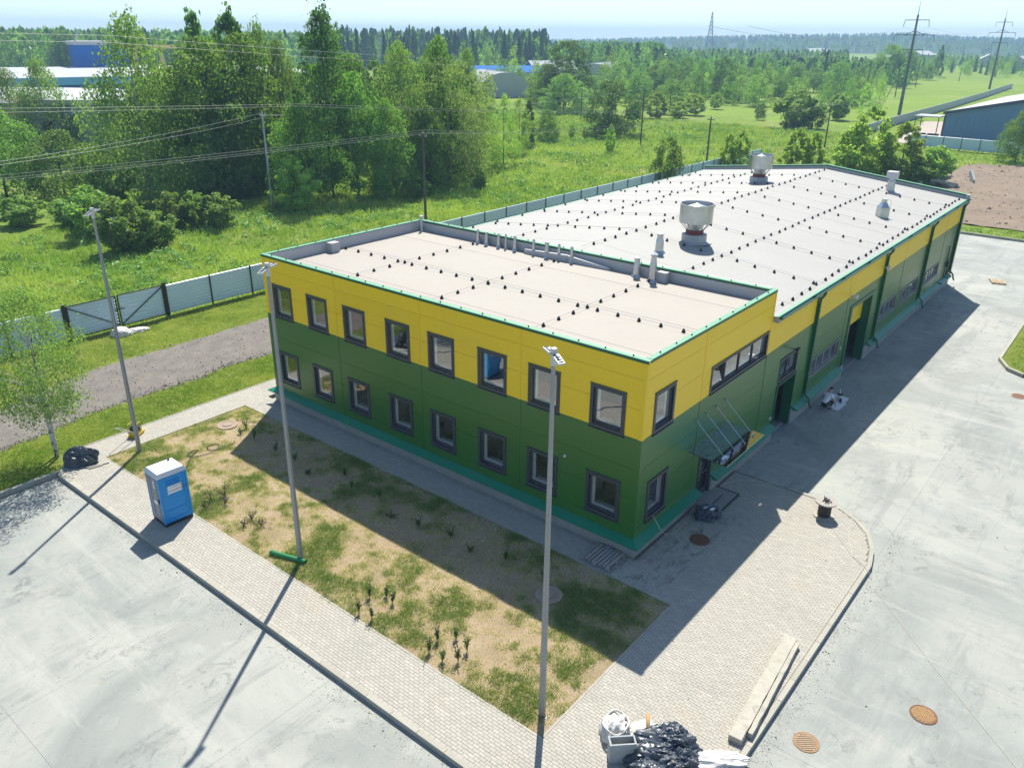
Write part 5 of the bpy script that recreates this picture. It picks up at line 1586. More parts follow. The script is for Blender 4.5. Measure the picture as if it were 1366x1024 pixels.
pylon('concrete mast pylon farther off at the end of the concrete wall', 361.5, 54.4, 29.0)
t = thing('overhead_wires', 'faint power lines between the two concrete pylons', 'wires')
mb = MB()
for zf, w in ((.837, 2.9), (.71, 4.7)):
    for s in (-1, 1):
        a, b = (206.3, 46.6 + s * w, 26.2 * zf - 1.9), (361.5, 54.4 + s * w, 29 * zf - 1.9)
        mb.tube(catenary(a, b, 2.2), .02, 4, False); mb.tube(catenary((90, 41 + s * w, 24 * zf - 1.5), a, 2.2), .02, 4, False); mb.tube(catenary(b, (520, 62 + s * w, 29 * zf - 1.5), 2.2), .02, 4, False)
mb.build('wire', 'wire', t)
def lattice(label, x, y, h, w):
    t = thing('lattice_tower', label, 'pylon', (x, y, -.4), .6)
    mb = MB()
    def wz(z): return w * (1 - z / h) ** 1.2 + .5
    lv = [h * k / 11 for k in range(12)]
    for sx in (-1, 1):
        for sy in (-1, 1):
            for a, b in zip(lv[:-1], lv[1:]): mb.beam((sx * wz(a), sy * wz(a), a), (sx * wz(b), sy * wz(b), b), .4, .4)
    o = mb.build('tower_leg', 'pylon_dark', t)
    mb = MB()
    for a, b in zip(lv[:-1], lv[1:]):
        for s in (-1, 1):
            mb.beam((s * wz(a), -wz(a), a), (s * wz(b), wz(b), b), .25, .25); mb.beam((s * wz(a), wz(a), a), (s * wz(b), -wz(b), b), .25, .25)
            mb.beam((-wz(a), s * wz(a), a), (wz(b), s * wz(b), b), .25, .25); mb.beam((wz(a), s * wz(a), a), (-wz(b), s * wz(b), b), .25, .25)
    mb.build('bracing', 'pylon_dark', t)
    mb = MB()
    for zf, l in ((.55, 7), (.70, 10), (.85, 7)): mb.beam((-l, 0, h * zf), (l, 0, h * zf), .5, .4); mb.beam((-l, 0, h * zf), (0, 0, h * zf + 3), .25, .25); mb.beam((l, 0, h * zf), (0, 0, h * zf + 3), .25, .25)
    mb.build('crossarm', 'pylon_dark', t)
lattice('steel lattice tower rising above the far forest', 954, 470, 47, 4.4)

# ------------------------------------------------------------------ far buildings
def gable(label, x0, x1, y0, y1, he, hr_, wall, roof, name='warehouse', cat='warehouse', axis='x', rz=0, loc=None, over=.4):
    t = thing(name, label, cat, loc or ((x0 + x1) / 2, (y0 + y1) / 2, -.3), rz)
    hx, hy = (x1 - x0) / 2, (y1 - y0) / 2
    mb = MB()
    if axis == 'x':
        P = [(-hy, 0), (hy, 0), (hy, he), (0, hr_), (-hy, he)]
        k = [[(x, p[0], p[1]) for p in P] for x in (-hx, hx)]
    else:
        P = [(-hx, 0), (hx, 0), (hx, he), (0, hr_), (-hx, he)]
        k = [[(p[0], y, p[1]) for p in P] for y in (-hy, hy)]
    mb.v = k[0] + k[1]; mb.f = [(0, 1, 2, 3, 4), (5, 6, 7, 8, 9)] + [(i, (i + 1) % 5, (i + 1) % 5 + 5, i + 5) for i in (0, 1, 4)]
    mb.build('wall', wall, t)
    mb = MB()
    for s in (-1, 1):
        if axis == 'x':
            a = [(-hx - over, 0, hr_ + .05), (hx + over, 0, hr_ + .05), (hx + over, s * (hy + over), he + .02), (-hx - over, s * (hy + over), he + .02)]
        else:
            a = [(0, -hy - over, hr_ + .05), (0, hy + over, hr_ + .05), (s * (hx + over), hy + over, he + .02), (s * (hx + over), -hy - over, he + .02)]
        mb.hexa(a + [(p[0], p[1], p[2] + .25) for p in a])
    mb.build('roof', roof, t)
    return t, hx, hy
t, hx, hy = gable('blue sheet metal warehouse with pale roof beyond the dirt field', 150.5, 212, -17.5, 24.2, 5.0, 9.6, 'warehouse_blue', 'far_roof')
mb = MB(); mb.beam((-hx - .45, -hy - .4, 5.1), (-hx - .45, 0, 9.75), .12, .5); mb.beam((-hx - .45, hy + .4, 5.1), (-hx - .45, 0, 9.75), .12, .5); mb.box(-hx - .1, hy - .1, 0, -hx + .2, hy + .12, 5.0); mb.build('trim', 'warehouse_trim', t)
mb = MB()
for k in range(40): mb.box(-hx - .05, -hy + .6 + k * 1.03, .2, -hx - .01, -hy + .66 + k * 1.03, 4.95)
mb.build('wall_rib', 'warehouse_blue', t)
t = thing('canopy_shelter', 'small flat canopy on posts beside the blue warehouse', 'shelter', (152.5, 27.2, 0))
MB().box(-2.4, -2.2, 3.9, 2.4, 2.2, 4.1).build('roof', 'far_roof', t)
mb = MB()
for sx in (-2.2, 2.2):
    for sy in (-2, 2): mb.cyl((sx, sy, -.2), (sx, sy, 3.9), .08, n=6)
mb.build('post', 'black_steel', t)
mb = MB(); mb.box(-1, -2, 0, .5, -.2, .8); mb.box(-1, .3, 0, .5, 2, .8); mb.build('stack', 'dark_opening', t)
pad = MB().prism([(141, 30), (190, 36.5), (196, 24), (140, 24)], -.3, -.05).build('loading_pad', 'pad'); pad['kind'] = 'structure'
# left industrial site
t, hx, hy = gable('wide low factory hall with pale roof behind the left birches', -10, 74, 138, 196, 4.6, 6.6, 'far_grey', 'far_roof', 'factory_hall', 'factory', 'y', rz=-.12)
t = thing('factory_annex', 'grey flat roofed annex with a curved black duct at left', 'annex', (38, 121, -.2), -.75)
MB().box(-7, -4, 0, 7, 4, 7.2).build('wall', 'far_grey', t)
MB().box(-7.3, -4.3, 7.2, 7.3, 4.3, 7.9).build('roof', 'far_white', t)
mb = MB(); mb.tube([(-4.2, -4.0, 4.6), (-4.2, -4.7, 4.6), (-4.2, -5.1, 4.2), (-4.2, -5.1, 0)], .5, 10); mb.build('duct', 'black_rubber', t)
mb = MB()
for k in range(9): mb.cyl((-7 + k * 1.75, -4.1, 7.9), (-7 + k * 1.75, -4.1, 8.7), .04, n=4)
mb.build('railing', 'white_metal', t)
t = thing('factory_hall', 'farther hall with white roof and light blue edge at left', 'factory', (108, 282, -.3), -.2)
MB().box(-75, -42, 0, 75, 42, 4.4).build('wall', 'far_blue', t)
MB().box(-76, -43, 4.4, 76, 43, 5.2).build('roof', 'far_roof', t)
MB().box(-76.2, -43.4, 3.2, 76.2, -43.02, 5.3).build('fascia', 'far_blue_light', t)
t = thing('blue_tower_block', 'bright blue tower block rising above the left factory roofs', 'building', (135, 318, -.3), -.25)
MB().box(-9, -8, 0, 9, 8, 12.8).build('wall', 'far_blue', t)
MB().box(-9.4, -8.4, 12.8, 9.4, 8.4, 14.2).build('roof', 'far_white', t)
MB().beam((-9, -8, 14), (-7, -8, 18), .5, .5).build('mast', 'far_white', t)
t = thing('gantry_crane', 'yellow gantry crane frame beside the blue tower block', 'crane', (128, 268, -.3), -.3)
for sx in (-5, 5):
    for sy in (-2.5, 2.5): MB().beam((sx, sy, 0), (sx * .8, sy * .1, 12.5), .8, .8).build('leg', 'crane_yellow', t)
MB().beam((-8, 0, 12.9), (9, 0, 12.9), 1.2, 1.2).build('girder', 'crane_yellow', t)
# middle distance: two arch hangars, blue roofed sheds, far white block
def arch(label, x, y, r, L, rz, h):
    t = thing('arched_hangar', label, 'hangar', (x, y, -.3), rz)
    n = 18; mb = MB()
    for X in (-L / 2, L / 2):
        for k in range(n + 1):
            a = math.pi * k / n; mb.v.append((X, r * math.cos(a), h * math.sin(a)))
    for k in range(n): mb.f.append((k, k + 1, n + 2 + k, n + 1 + k))
    mb.build('shell', 'hangar', t, True)
    mb = MB(); mb.face([(-L / 2, r * math.cos(math.pi * k / n), h * math.sin(math.pi * k / n)) for k in range(n + 1)]); mb.build('end_wall', 'far_white', t)
    mb = MB()
    for q in range(1, 8):
        X = -L / 2 + L * q / 8
        mb.tube([(X, (r + .03) * math.cos(math.pi * k / n), (h + .03) * math.sin(math.pi * k / n)) for k in range(n + 1)], .06, 4)
    mb.build('rib', 'hangar', t)
arch('white arched hangar below the blue roofed shed', 188, 166, 9.0, 26, .98, 7.2)
arch('white arched hangar farther right beyond the tall dark tree', 288, 190, 10, 30, .35, 7.5)
gable('shed with blue roof and white eaves behind the arched hangar', 222, 262, 196, 216, 4.2, 6.4, 'far_white', 'far_blue', 'shed', 'shed', 'x', rz=-.6)
gable('small blue shed with pale roof right of the blue roofed shed', 276, 296, 208, 224, 4.2, 7.4, 'far_blue', 'far_roof', 'shed', 'shed', 'x', rz=-.6)
t = thing('apartment_block', 'distant white block showing between the tall left trees', 'building', (352, 415, -.3), -.5)
MB().box(-14, -7, 0, 14, 7, 13.0).build('wall', 'far_white', t); MB().box(-8, -5, 13, 12, 5, 15.6).build('roof_house', 'far_white', t)
for k in range(7): MB().box(-12 + k * 3.6, -7.1, 8, -10.4 + k * 3.6, -7.0, 10).build('window', 'far_grey', t)
t = thing('water_tower', 'thin dark mast above the forest near the white block', 'mast', (504, 557, -.3))
MB().cyl((0, 0, 0), (0, 0, 23), .9, .5, 8).build('mast', 'pylon_dark', t)
HS_ = [(760, 268, 12, 'far_white', 'distant white house at the foot of the hills, leftmost'), (860, 205, 16, 'far_roof', 'long pale roofed house far beyond the field'), (700, 118, 10, 'far_white', 'white gabled house far behind the farther pylon'), (640, 88, 9, 'far_white', 'small white house far off at the right edge'), (930, 330, 14, 'far_roof', 'pale roof among far trees below the hill')]
for x, y, s, mt, lb in HS_:
    gable(lb, x - s, x + s, y - s * .6, y + s * .6, 5, 8.5, 'far_white', mt, 'distant_house', 'house', 'x', rz=rng.uniform(-.5, .5))
# debris heap beside the dirt field
t = thing('debris_heap', 'heap of old beams and rubble by the bushes behind the hall', 'debris', (95, 12.5, 0), .3)
for k in range(9):
    a = Vector((rng.uniform(-3, 3), rng.uniform(-2.5, 2), rng.uniform(.2, 1.1))); an = rng.uniform(-.9, .9) + 1.2
    d = Vector((math.cos(an), math.sin(an), rng.uniform(-.12, .2))) * rng.uniform(.9, 2.2)
    MB().beam(a - d, a + d, .3, .25).build('old_beam', 'wood_grey' if k % 3 else 'old_concrete', t)
for k in range(7):
    o = crumple('rubble', 'old_concrete', t, (rng.uniform(.4, .9), rng.uniform(.4, .7), rng.uniform(.3, .6)), k * 1.7, sub=2, amp=.6); o.location = (rng.uniform(-3, 3), rng.uniform(-2, 2), 0)
t = thing('broken_slab', 'white broken slab standing at the edge of the dirt', 'slab', (99.5, 8.9, 0), .5)
MB().beam((-.9, 0, .2), (.9, 0, 1.2), .25, .8).build('slab', 'far_white', t)
# ------------------------------------------------------------------ trees and plants
def unit(a): return a / (np.linalg.norm(a, axis=1, keepdims=True) + 1e-9)
def leaf_quads(pos, nrm, size, aspect, tint, r):
    n = len(pos)
    t = unit(np.cross(nrm, unit(r.normal(size=(n, 3)))))
    b = np.cross(nrm, t)
    L = size[:, None] * .5; Wd = L * aspect
    fold = nrm * (L * .25)
    V = np.empty((n, 4, 3))
    V[:, 0] = pos - t * L; V[:, 1] = pos + b * Wd + fold; V[:, 2] = pos + t * L; V[:, 3] = pos - b * Wd + fold
    F = np.arange(n * 4).reshape(n, 4)
    return V.reshape(-1, 3), F, np.repeat(tint, 4)
ENV = {
    'round': lambda t: math.sqrt(max(0, 1 - (2 * t - .85) ** 2 / 1.4)) * .5,
    'dome': lambda t: .5 * max(0, 1 - t ** 3.2) ** .75 * (.8 + .2 * min(1, t * 4)),
    'oval': lambda t: .5 * math.sin(math.pi * (t * .88 + .09)) ** .75,
    'cone': lambda t: .5 * (1 - t) ** .75 * (.7 + .3 * min(1, t * 6)) + .015,
    'column': lambda t: .5 * math.sin(math.pi * (t * .86 + .12)) ** .45,
    'vase': lambda t: .5 * (.35 + .65 * min(1, t * 1.7)) * (1 - max(0, t - .6) ** 2 * 4.2),
    'tall': lambda t: .5 * (.72 + .28 * math.sin(math.pi * min(1, t * 1.4))) * max(0, 1 - t ** 4.5) ** .9,
}
def crown_mesh(name, env, seed, n=8000, lobes=55, lr=(.07, .16), leaf=.016, zb=.08, droop=0, asp=.55, ratio=.6, spire=0, free=.12):
    """unit tree (height 1, width 1); ratio = width/height of the typical tree, so lobes come out round"""
    r = np.random.default_rng(seed)
    e = ENV[env]
    C = []; Rr = []
    ph = r.uniform(0, 6.28, 3)
    for i in range(lobes):
        t = (i + r.uniform(0, 1)) / lobes
        a = i * 2.399 + r.uniform(-.6, .6)
        lump = 1 + .16 * math.sin(3 * a + ph[0] + 7 * t) + .12 * math.sin(5 * a + ph[1] - 11 * t)
        rad = e(t) * lump * (r.uniform(.25, 1) ** .45) * .86
        C.append((rad * math.cos(a), rad * math.sin(a), zb + (1 - zb) * (t * .93 + .03)))
        Rr.append(r.uniform(*lr) * (1.0 if t < .7 else .75))
    for k in range(spire):
        C.append((r.uniform(-.06, .06), r.uniform(-.06, .06), .93 + .07 * k / max(1, spire - 1))); Rr.append(lr[0] * .5)
    C = np.array(C); Rr = np.array(Rr)
    w = Rr ** 2; w /= w.sum()
    k = r.choice(len(C), n, p=w)
    d = unit(r.normal(size=(n, 3)) + np.array([0, 0, .35]))
    rad = Rr[k] * (.45 + .6 * r.random(n) ** .5)
    nf = int(n * free)
    pos = C[k] + d * (rad[:, None] * np.array([1, 1, ratio * .85]))
    pos[:nf] += r.normal(size=(nf, 3)) * .035
    if droop:
        pos[:, 2] -= r.exponential(droop, n) * (r.random(n) < .7)
        pos[:, :2] += pos[:, :2] * .04
    pos[:, 2] = np.clip(pos[:, 2], zb * .4, 1.03)
    nrm = unit(d * .75 + r.normal(size=(n, 3)) * .75 + np.array([0, 0, .25]))
    if droop:
        nrm[:, 2] *= .5; nrm = unit(nrm)
    lt = r.random(len(C))
    tint = np.clip(lt[k] * .45 + r.random(n) * .6, 0, 1)
    V, F, T = leaf_quads(pos, nrm, leaf * r.uniform(.6, 1.35, n), asp, tint, r)
    return np_mesh(name, V, F, T), C
def spruce_mesh(name, seed, n=3800, leaf=.035):
    r = np.random.default_rng(seed)
    lv = 26; P = []; D = []
    for i in range(lv):
        t = i / lv; R0 = .5 * (1 - t) ** .85 * r.uniform(.8, 1.1) + .02
        nb = int(12 * (1 - t) + 4)
        for b in range(nb):
            a = 6.283 * b / nb + r.uniform(-.3, .3) + i; l = R0 * r.uniform(.7, 1.1)
            m = int(n / lv / nb * 2 * (1 - t * .6)) + 3
            s = r.random(m) ** .6
            P.append(np.stack([l * s * math.cos(a), l * s * math.sin(a), .05 + .95 * t - .05 * s * (1 - t) + r.normal(0, .008, m)], 1) + r.normal(0, .012, (m, 3)) * np.array([1, 1, .5]))
            D.append(np.tile([math.cos(a) * .5, math.sin(a) * .5, .8], (m, 1)))
    P = np.concatenate(P); D = unit(np.concatenate(D) + r.normal(size=(len(P), 3)) * .4)
    V, F, T = leaf_quads(P, D, leaf * r.uniform(.6, 1.3, len(P)), .5, r.random(len(P)), r)
    return np_mesh(name, V, F, T)
def trunk_mesh(name, C, r0, top, seed, limbs=12, stems=1, spread=.05):
    r = random.Random(seed); mb = MB()
    for s in range(stems):
        a = 6.283 * s / stems + .6; ox, oy = (spread * math.cos(a), spread * math.sin(a)) if stems > 1 else (0, 0)
        pts = []; rs = []
        for k in range(9):
            t = k / 8
            pts.append((ox * (.35 + 1.6 * t) + r.uniform(-.012, .012), oy * (.35 + 1.6 * t) + r.uniform(-.012, .012), top * t)); rs.append(r0 * (1 - t) ** .8 + .0018)
        mb.tube(pts, rs, 7)
        if C is not None:
            for c in r.sample(list(range(len(C))), min(limbs, len(C))):
                c = C[c]; z = max(.08, c[2] * r.uniform(.55, .8))
                if z > top: continue
                k = z / top; b = (ox * (.35 + 1.6 * k), oy * (.35 + 1.6 * k), z)
                m_ = ((b[0] + c[0]) / 2, (b[1] + c[1]) / 2, (z + c[2]) / 2 - .01)
                mb.tube([b, m_, tuple(c)], [r0 * .42 * (1 - k * .7), r0 * .25 * (1 - k * .7), r0 * .06], 5)
    return mb.mesh(name, True)
SPEC = {  # kind: (variants, crown options, trunk radius/height, trunk top, stems, bark)
    'B': (3, dict(env='tall', n=10500, lobes=70, lr=(.07, .15), leaf=.028, zb=.03, droop=.055, asp=.45, ratio=.6, spire=3), .011, .93, 1, 'birch_bark'),
    'M': (4, dict(env='dome', n=9500, lobes=60, lr=(.08, .17), leaf=.031, zb=.02, ratio=.65), .014, .85, 1, 'bark'),
    'T': (1, dict(env='tall', n=12500, lobes=85, lr=(.06, .13), leaf=.025, zb=.02, ratio=.45, spire=4), .012, .93, 1, 'bark'),
    'P': (2, dict(env='tall', n=7500, lobes=60, lr=(.06, .12), leaf=.042, zb=.02, ratio=.4, spire=4), .010, .93, 1, 'bark'),
    'W': (1, dict(env='round', n=11000, lobes=80, lr=(.07, .15), leaf=.030, zb=.03, asp=.32, ratio=.65, droop=.012), .018, .8, 2, 'bark'),
    'L': (2, dict(env='dome', n=6500, lobes=55, lr=(.06, .13), leaf=.026, zb=.03, ratio=.6, spire=3), .012, .9, 1, 'bark'),
    'Y': (3, dict(env='oval', n=4200, lobes=48, lr=(.06, .12), leaf=.062, zb=.02, ratio=.6, spire=3), .010, .92, 2, 'bark'),
    'H': (3, dict(env='vase', n=3600, lobes=40, lr=(.07, .15), leaf=.078, zb=.01, ratio=1.0), .010, .8, 4, 'bark'),
    'R': (2, dict(env='round', n=8500, lobes=65, lr=(.08, .15), leaf=.036, zb=.01, ratio=1.0), .016, .7, 2, 'bark'),
    'C': (1, dict(env='cone', n=5500, lobes=60, lr=(.05, .10), leaf=.044, zb=.01, ratio=.45, spire=3), .010, .9, 1, 'bark'),
    'D': (2, dict(env='column', n=8000, lobes=65, lr=(.07, .14), leaf=.033, zb=.02, ratio=.7, spire=3), .013, .85, 1, 'bark'),
}
TPL = {}
for k, (nv, opt, tr, top, st, bark) in SPEC.items():
    TPL[k] = []
    for v in range(nv):
        o_ = dict(opt); env = o_.pop('env')
        me, C = crown_mesh('crown', env, ord(k) * 31 + v * 7, **o_)
        me.materials.append(MATS['leaf_' + k])
        tm = trunk_mesh('trunk', C, tr, top, ord(k) + v, 12, st); tm.materials.append(MATS[bark])
        TPL[k].append((me, tm))
TPL['S'] = []
for v in range(2):
    me = spruce_mesh('crown', 500 + v); me.materials.append(MATS['leaf_S'])
    tm = trunk_mesh('trunk', None, .012, .97, v); tm.materials.append(MATS['bark'])
    TPL['S'].append((me, tm))
NAMES = {'B': ('birch_tree', 'tree'), 'M': ('broadleaf_tree', 'tree'), 'T': ('lime_tree', 'tree'), 'P': ('poplar_tree', 'tree'), 'W': ('willow_tree', 'tree'), 'L': ('young_tree', 'tree'), 'Y': ('sapling', 'sapling'), 'H': ('shrub', 'shrub'), 'R': ('round_bush', 'bush'), 'C': ('conical_tree', 'tree'), 'D': ('dark_tree', 'tree'), 'S': ('spruce_tree', 'tree')}
cnt = {}
def tree(kind, x, y, h, w, label, group=None, z=-.12, parts=True):
    cnt[kind] = cnt.get(kind, -1) + 1
    cm, tm = TPL[kind][cnt[kind] % len(TPL[kind])]
    nm, cat = NAMES[kind]
    a = rng.uniform(0, 6.28)
    sx = w * rng.uniform(1.02, 1.18) * (1.05 if kind in 'HY' else 1.0)
    t = thing(nm, label, cat, (x, y, z), a, group)
    for me, n2 in ((cm, 'crown'), (tm, 'trunk')):
        o = bpy.data.objects.new(n2, me); COL.objects.link(o); o.parent = t; o.scale = (sx, sx, h * 1.01)
        if n2 == 'trunk' and kind in 'HYR': o.scale = (sx * .8, sx * .8, h * .8)
    return t
G1 = 'trees of the tall dark wood behind the meadow'
G2 = 'shrubs along the foot of the tall wood'
G3 = 'trees and bushes in the middle distance'
G4 = 'saplings beyond the far edge of the hall roof'
G5 = 'trees at the edge of the far field'
LT = [
('M', 13.4, 89.2, 10.1, 9.1, 'light green bushy tree cut by the left edge of the picture', G1),
('B', 28.8, 124.6, 12.3, 7.5, 'thin leafed birch in front of the white factory roofs', G1),
('B', 32.1, 121.1, 13.4, 10.1, 'denser birch standing just left of the grey annex', G1),
('M', 17.7, 84.5, 7.3, 7.4, 'low round bright tree in front of the navy fence', G1),
('B', 22.8, 74.9, 19.1, 12.5, 'huge drooping birch, tallest of the wood at its left end', G1),
('M', 29.0, 72.1, 16.7, 10.2, 'broad bright crowned tree just right of the huge drooping birch', G1),
('P', 33.4, 80.0, 19.3, 6.1, 'slim dark treetop sticking up behind the bright broad crown', G1),
('P', 36.0, 77.1, 19.4, 7.0, 'ragged topped tree, second tip above the bright crowns', G1),
('B', 39.8, 77.2, 18.6, 6.1, 'soft birch top behind the grey power pole', G1),
('M', 34.0, 71.6, 17.0, 8.5, 'green domed tree directly behind the grey power pole', G1),
('B', 41.2, 75.6, 16.6, 6.1, 'soft birch left of the tall dark pointed lime', G1),
('T', 37.7, 62.5, 19.6, 8.6, 'tall dark pointed lime tree, highest point of the wood', G1),
('M', 33.8, 62.8, 10.8, 5.3, 'mid height bright tree just right of the grey power pole', G1),
('Y', 30.6, 60.0, 5.4, 4.2, 'yellow green sapling glowing at the foot of the dark wood', G1),
('M', 30.1, 70.9, 9.8, 5.5, 'lower green tree left of the grey power pole', G1),
('M', 39.7, 60.3, 13.4, 6.3, 'leafy sunlit tree on the right flank of the dark lime', G1),
('B', 48.1, 61.6, 16.7, 7.2, 'feathery birch in the middle of the tall wood', G1),
('M', 55.1, 62.2, 17.0, 6.0, 'light treetop behind the pale willow', G1),
('W', 54.2, 59.8, 14.5, 9.4, 'pale silvery willow above the wooden power pole', G1),
('B', 69.2, 70.1, 15.8, 4.8, 'slim birch at the right shoulder of the wood', G1),
('L', 63.3, 62.7, 9.1, 5.9, 'bright young tree at the right end of the wood', G1),
('L', 71.0, 64.8, 9.6, 5.1, 'second bright young tree at the right end of the wood', G1),
('L', 80.8, 69.8, 8.4, 4.7, 'outermost bright young tree right of the wood', G1),
('Y', 44.2, 59.7, 5.2, 2.0, 'thin light sapling left of the wooden power pole', G1),
('C', 90.2, 75.2, 7.5, 3.5, 'neat cone shaped green tree at the meadow edge', G1),
('M', 98.5, 77.4, 5.4, 4.2, 'small tree right of the cone shaped tree', G1),
('M', 63.5, 66.5, 10.2, 5.0, 'tree filling the right part of the wood behind the young trees', G1),
('M', 42.0, 57.8, 10.7, 4.9, 'lower front tree below the feathery birch', G1),
('M', 48.4, 58.1, 9.6, 5.6, 'lower front tree behind the wooden power pole', G1),
('H', 10.4, 56.2, 4.3, 5.2, 'large shrub right of the far lamp post head', G2),
('H', 11.2, 63.8, 4.2, 4.7, 'shrub behind the far lamp post head', G2),
('H', 11.7, 69.0, 2.7, 4.2, 'low greyish shrub left of the far lamp post head', G2),
('H', 17.7, 61.3, 3.3, 3.3, 'leftmost of three light shrubs before the dark wood', G2),
('H', 19.5, 60.3, 3.2, 2.8, 'middle one of three light shrubs before the dark wood', G2),
('H', 20.3, 58.3, 3.1, 3.5, 'rightmost of three light shrubs before the dark wood', G2),
('H', 13.0, 56.2, 2.9, 3.6, 'low shrub right of the large shrub by the lamp head', G2),
('H', 18.5, 75.3, 4.7, 4.5, 'shrub at the foot of the huge drooping birch', G2),
('H', 8.5, 72.7, 2.7, 4.3, 'low shrub near the left edge of the meadow', G2),
('H', 25.9, 96.6, 3.7, 3.9, 'light shrub above the navy fence', G2),
('M', 159.4, 123.0, 10.6, 9.5, 'light green tree left of the big dark one in the middle distance', G3),
('D', 163.0, 119.6, 16.0, 12.3, 'big dark tree standing highest in the middle distance', G3),
('M', 166.6, 130.4, 8.9, 9.3, 'small tree left of the big dark tree, beside the blue shed', G3),
('M', 147.5, 109.0, 9.1, 10.7, 'bright tree in front of the big dark tree', G3),
('R', 113.7, 73.7, 9.6, 11.1, 'large round dark tree standing out on the meadow', G3),
('M', 183.9, 125.8, 7.1, 9.3, 'tree left of the farther arched hangar', G3),
('M', 211.1, 131.2, 10.6, 10.8, 'tree right of the farther arched hangar', G3),
('M', 181.9, 108.7, 8.7, 7.8, None, G3), ('M', 218.5, 124.5, 9.6, 10.4, None, G3), ('M', 236.1, 128.6, 9.7, 9.6, None, G3),
('M', 256.2, 132.9, 11.3, 10.3, None, G3), ('M', 233.9, 115.5, 11.2, 8.6, None, G3),
('D', 216.2, 100.1, 11.7, 7.9, 'dark pointed tree in the middle of the far tree belt', G3),
('Y', 151.7, 85.6, 5.8, 6.0, 'yellow green bush right of the pole by the round tree', G3),
('Y', 157.3, 82.8, 3.5, 4.9, None, G3), ('Y', 167.5, 83.9, 4.7, 5.6, None, G3),
('Y', 188.7, 88.4, 4.0, 3.5, 'lone bright sapling in front of the dark pointed tree', G3),
('M', 166.8, 90.4, 7.9, 8.5, None, G3), ('L', 217.3, 95.0, 7.3, 9.3, None, G3), ('L', 207.7, 84.6, 7.5, 8.9, None, G3), ('M', 236.1, 90.4, 5.9, 9.1, None, G3),
('R', 167.9, 67.1, 3.3, 2.7, 'small dark bush on the grassy rise', G3),
('H', 153.3, 53.2, 7.1, 9.1, 'broad light bush clump in the meadow right of the rise', G3),
('R', 156.0, 50.5, 5.5, 5.0, 'dark bush at the right side of the broad light clump', G3),
('M', 282.1, 87.9, 10.3, 10.8, 'round willow green tree at the near edge of the far field', G5),
('R', 235.4, 66.2, 5.8, 7.1, 'round dark bush beside the leaning braced pole', G5),
('H', 181.6, 53.6, 5.5, 5.6, 'thin upright bush behind the short wooden pole', G3),
('M', 367.2, 107.1, 6.8, 9.2, None, G5), ('M', 378.1, 98.1, 15.6, 15.6, 'big full tree left of the near concrete pylon', G5),
('M', 384.5, 92.9, 13.9, 11.8, 'full tree right behind the near concrete pylon', G5),
('S', 306.5, 101.5, 13.8, 3.9, 'single pointed spruce above the far tree belt', G5),
('M', 278.9, 101.7, 8.5, 9.0, None, G5), ('M', 284.3, 96.9, 8.0, 9.1, None, G5),
('P', 470.4, 98.9, 15.3, 5.7, 'dark slender poplar at the far side of the green field', G5),
('M', 426.6, 93.4, 7.1, 8.6, 'round tree left of the slender poplar', G5),
('D', 68.1, 36.5, 6.1, 3.9, 'dark green conical tree at the far left corner of the hall roof', G4),
('Y', 84.4, 36.1, 5.3, 2.4, 'thin sapling just left of the farther roof ventilator', G4), ('Y', 85.5, 34.9, 5.6, 2.6, 'thin sapling nearest the farther roof ventilator on its left', G4), ('Y', 88.2, 28.3, 6.2, 4.0, 'light sapling right of the farther roof ventilator', G4), ('Y', 89.7, 26.6, 5.8, 3.3, 'darker sapling left of the short wooden pole behind the roof', G4),
('Y', 92.0, 20.5, 9.1, 6.9, 'tallest light green sapling behind the hall roof', G4),
('Y', 90.7, 22.0, 6.7, 5.5, 'bushy sapling at the left side of the tallest roof edge sapling', G4), ('Y', 94.1, 16.5, 7.4, 5.8, 'light sapling left of the debris heap', G4),
('H', 95.6, 12.9, 4.6, 5.3, 'bush growing among the debris heap', G4), ('H', 93.5, 14.2, 3.1, 4.4, 'low bush just left of the debris heap', G4),
('M', 126.4, 8.1, 7.7, 6.2, 'round green tree in front of the blue warehouse at right edge', G4),
('Y', 93.2, 60.7, 4.3, 1.8, 'lone thin sapling on the open meadow', G3), ('Y', 105.4, 76.9, 2.4, 1.5, None, G3), ('Y', 106.1, 74.5, 2.1, 1.3, None, G3),
('H', 53.5, 54.1, 2.5, 1.9, 'small shrub at the right foot of the tall wood', G2), ('H', 44.3, 55.2, 2.3, 2.7, 'small shrub left of the wooden power pole', G2),
('H', 272.3, 81.1, 4.5, 5.8, 'bush beside the braced poles in the field', G5)]
DEF = {G3: 'green tree or bush of the middle distance tree belt', G4: 'light green sapling beyond the far edge of the hall roof', G5: 'leafy tree at the edge of the far green field'}
FEW = ((13.4, 89.2), (28.8, 124.6), (32.1, 121.1), (17.7, 84.5), (22.8, 74.9))
for k, x, y, h, w, lb, g_ in LT:
    tree(k, x, y, h, w * (1.18 if g_ == G1 and k != 'L' and (x, y) not in FEW else 1.02), lb or DEF[g_], g_)
# more trunks and depth inside the tall wood
for k in range(34):
    t_ = k / 33
    x = 31 + 40 * t_ + rng.uniform(-2, 2); y = 83 - 14 * t_ + rng.uniform(-2, 9)
    tree(rng.choice('MMBD'), x, y, rng.uniform(11, 15.5), rng.uniform(7, 10), 'green tree standing deeper inside the tall wood', 'inner trees of the tall wood')
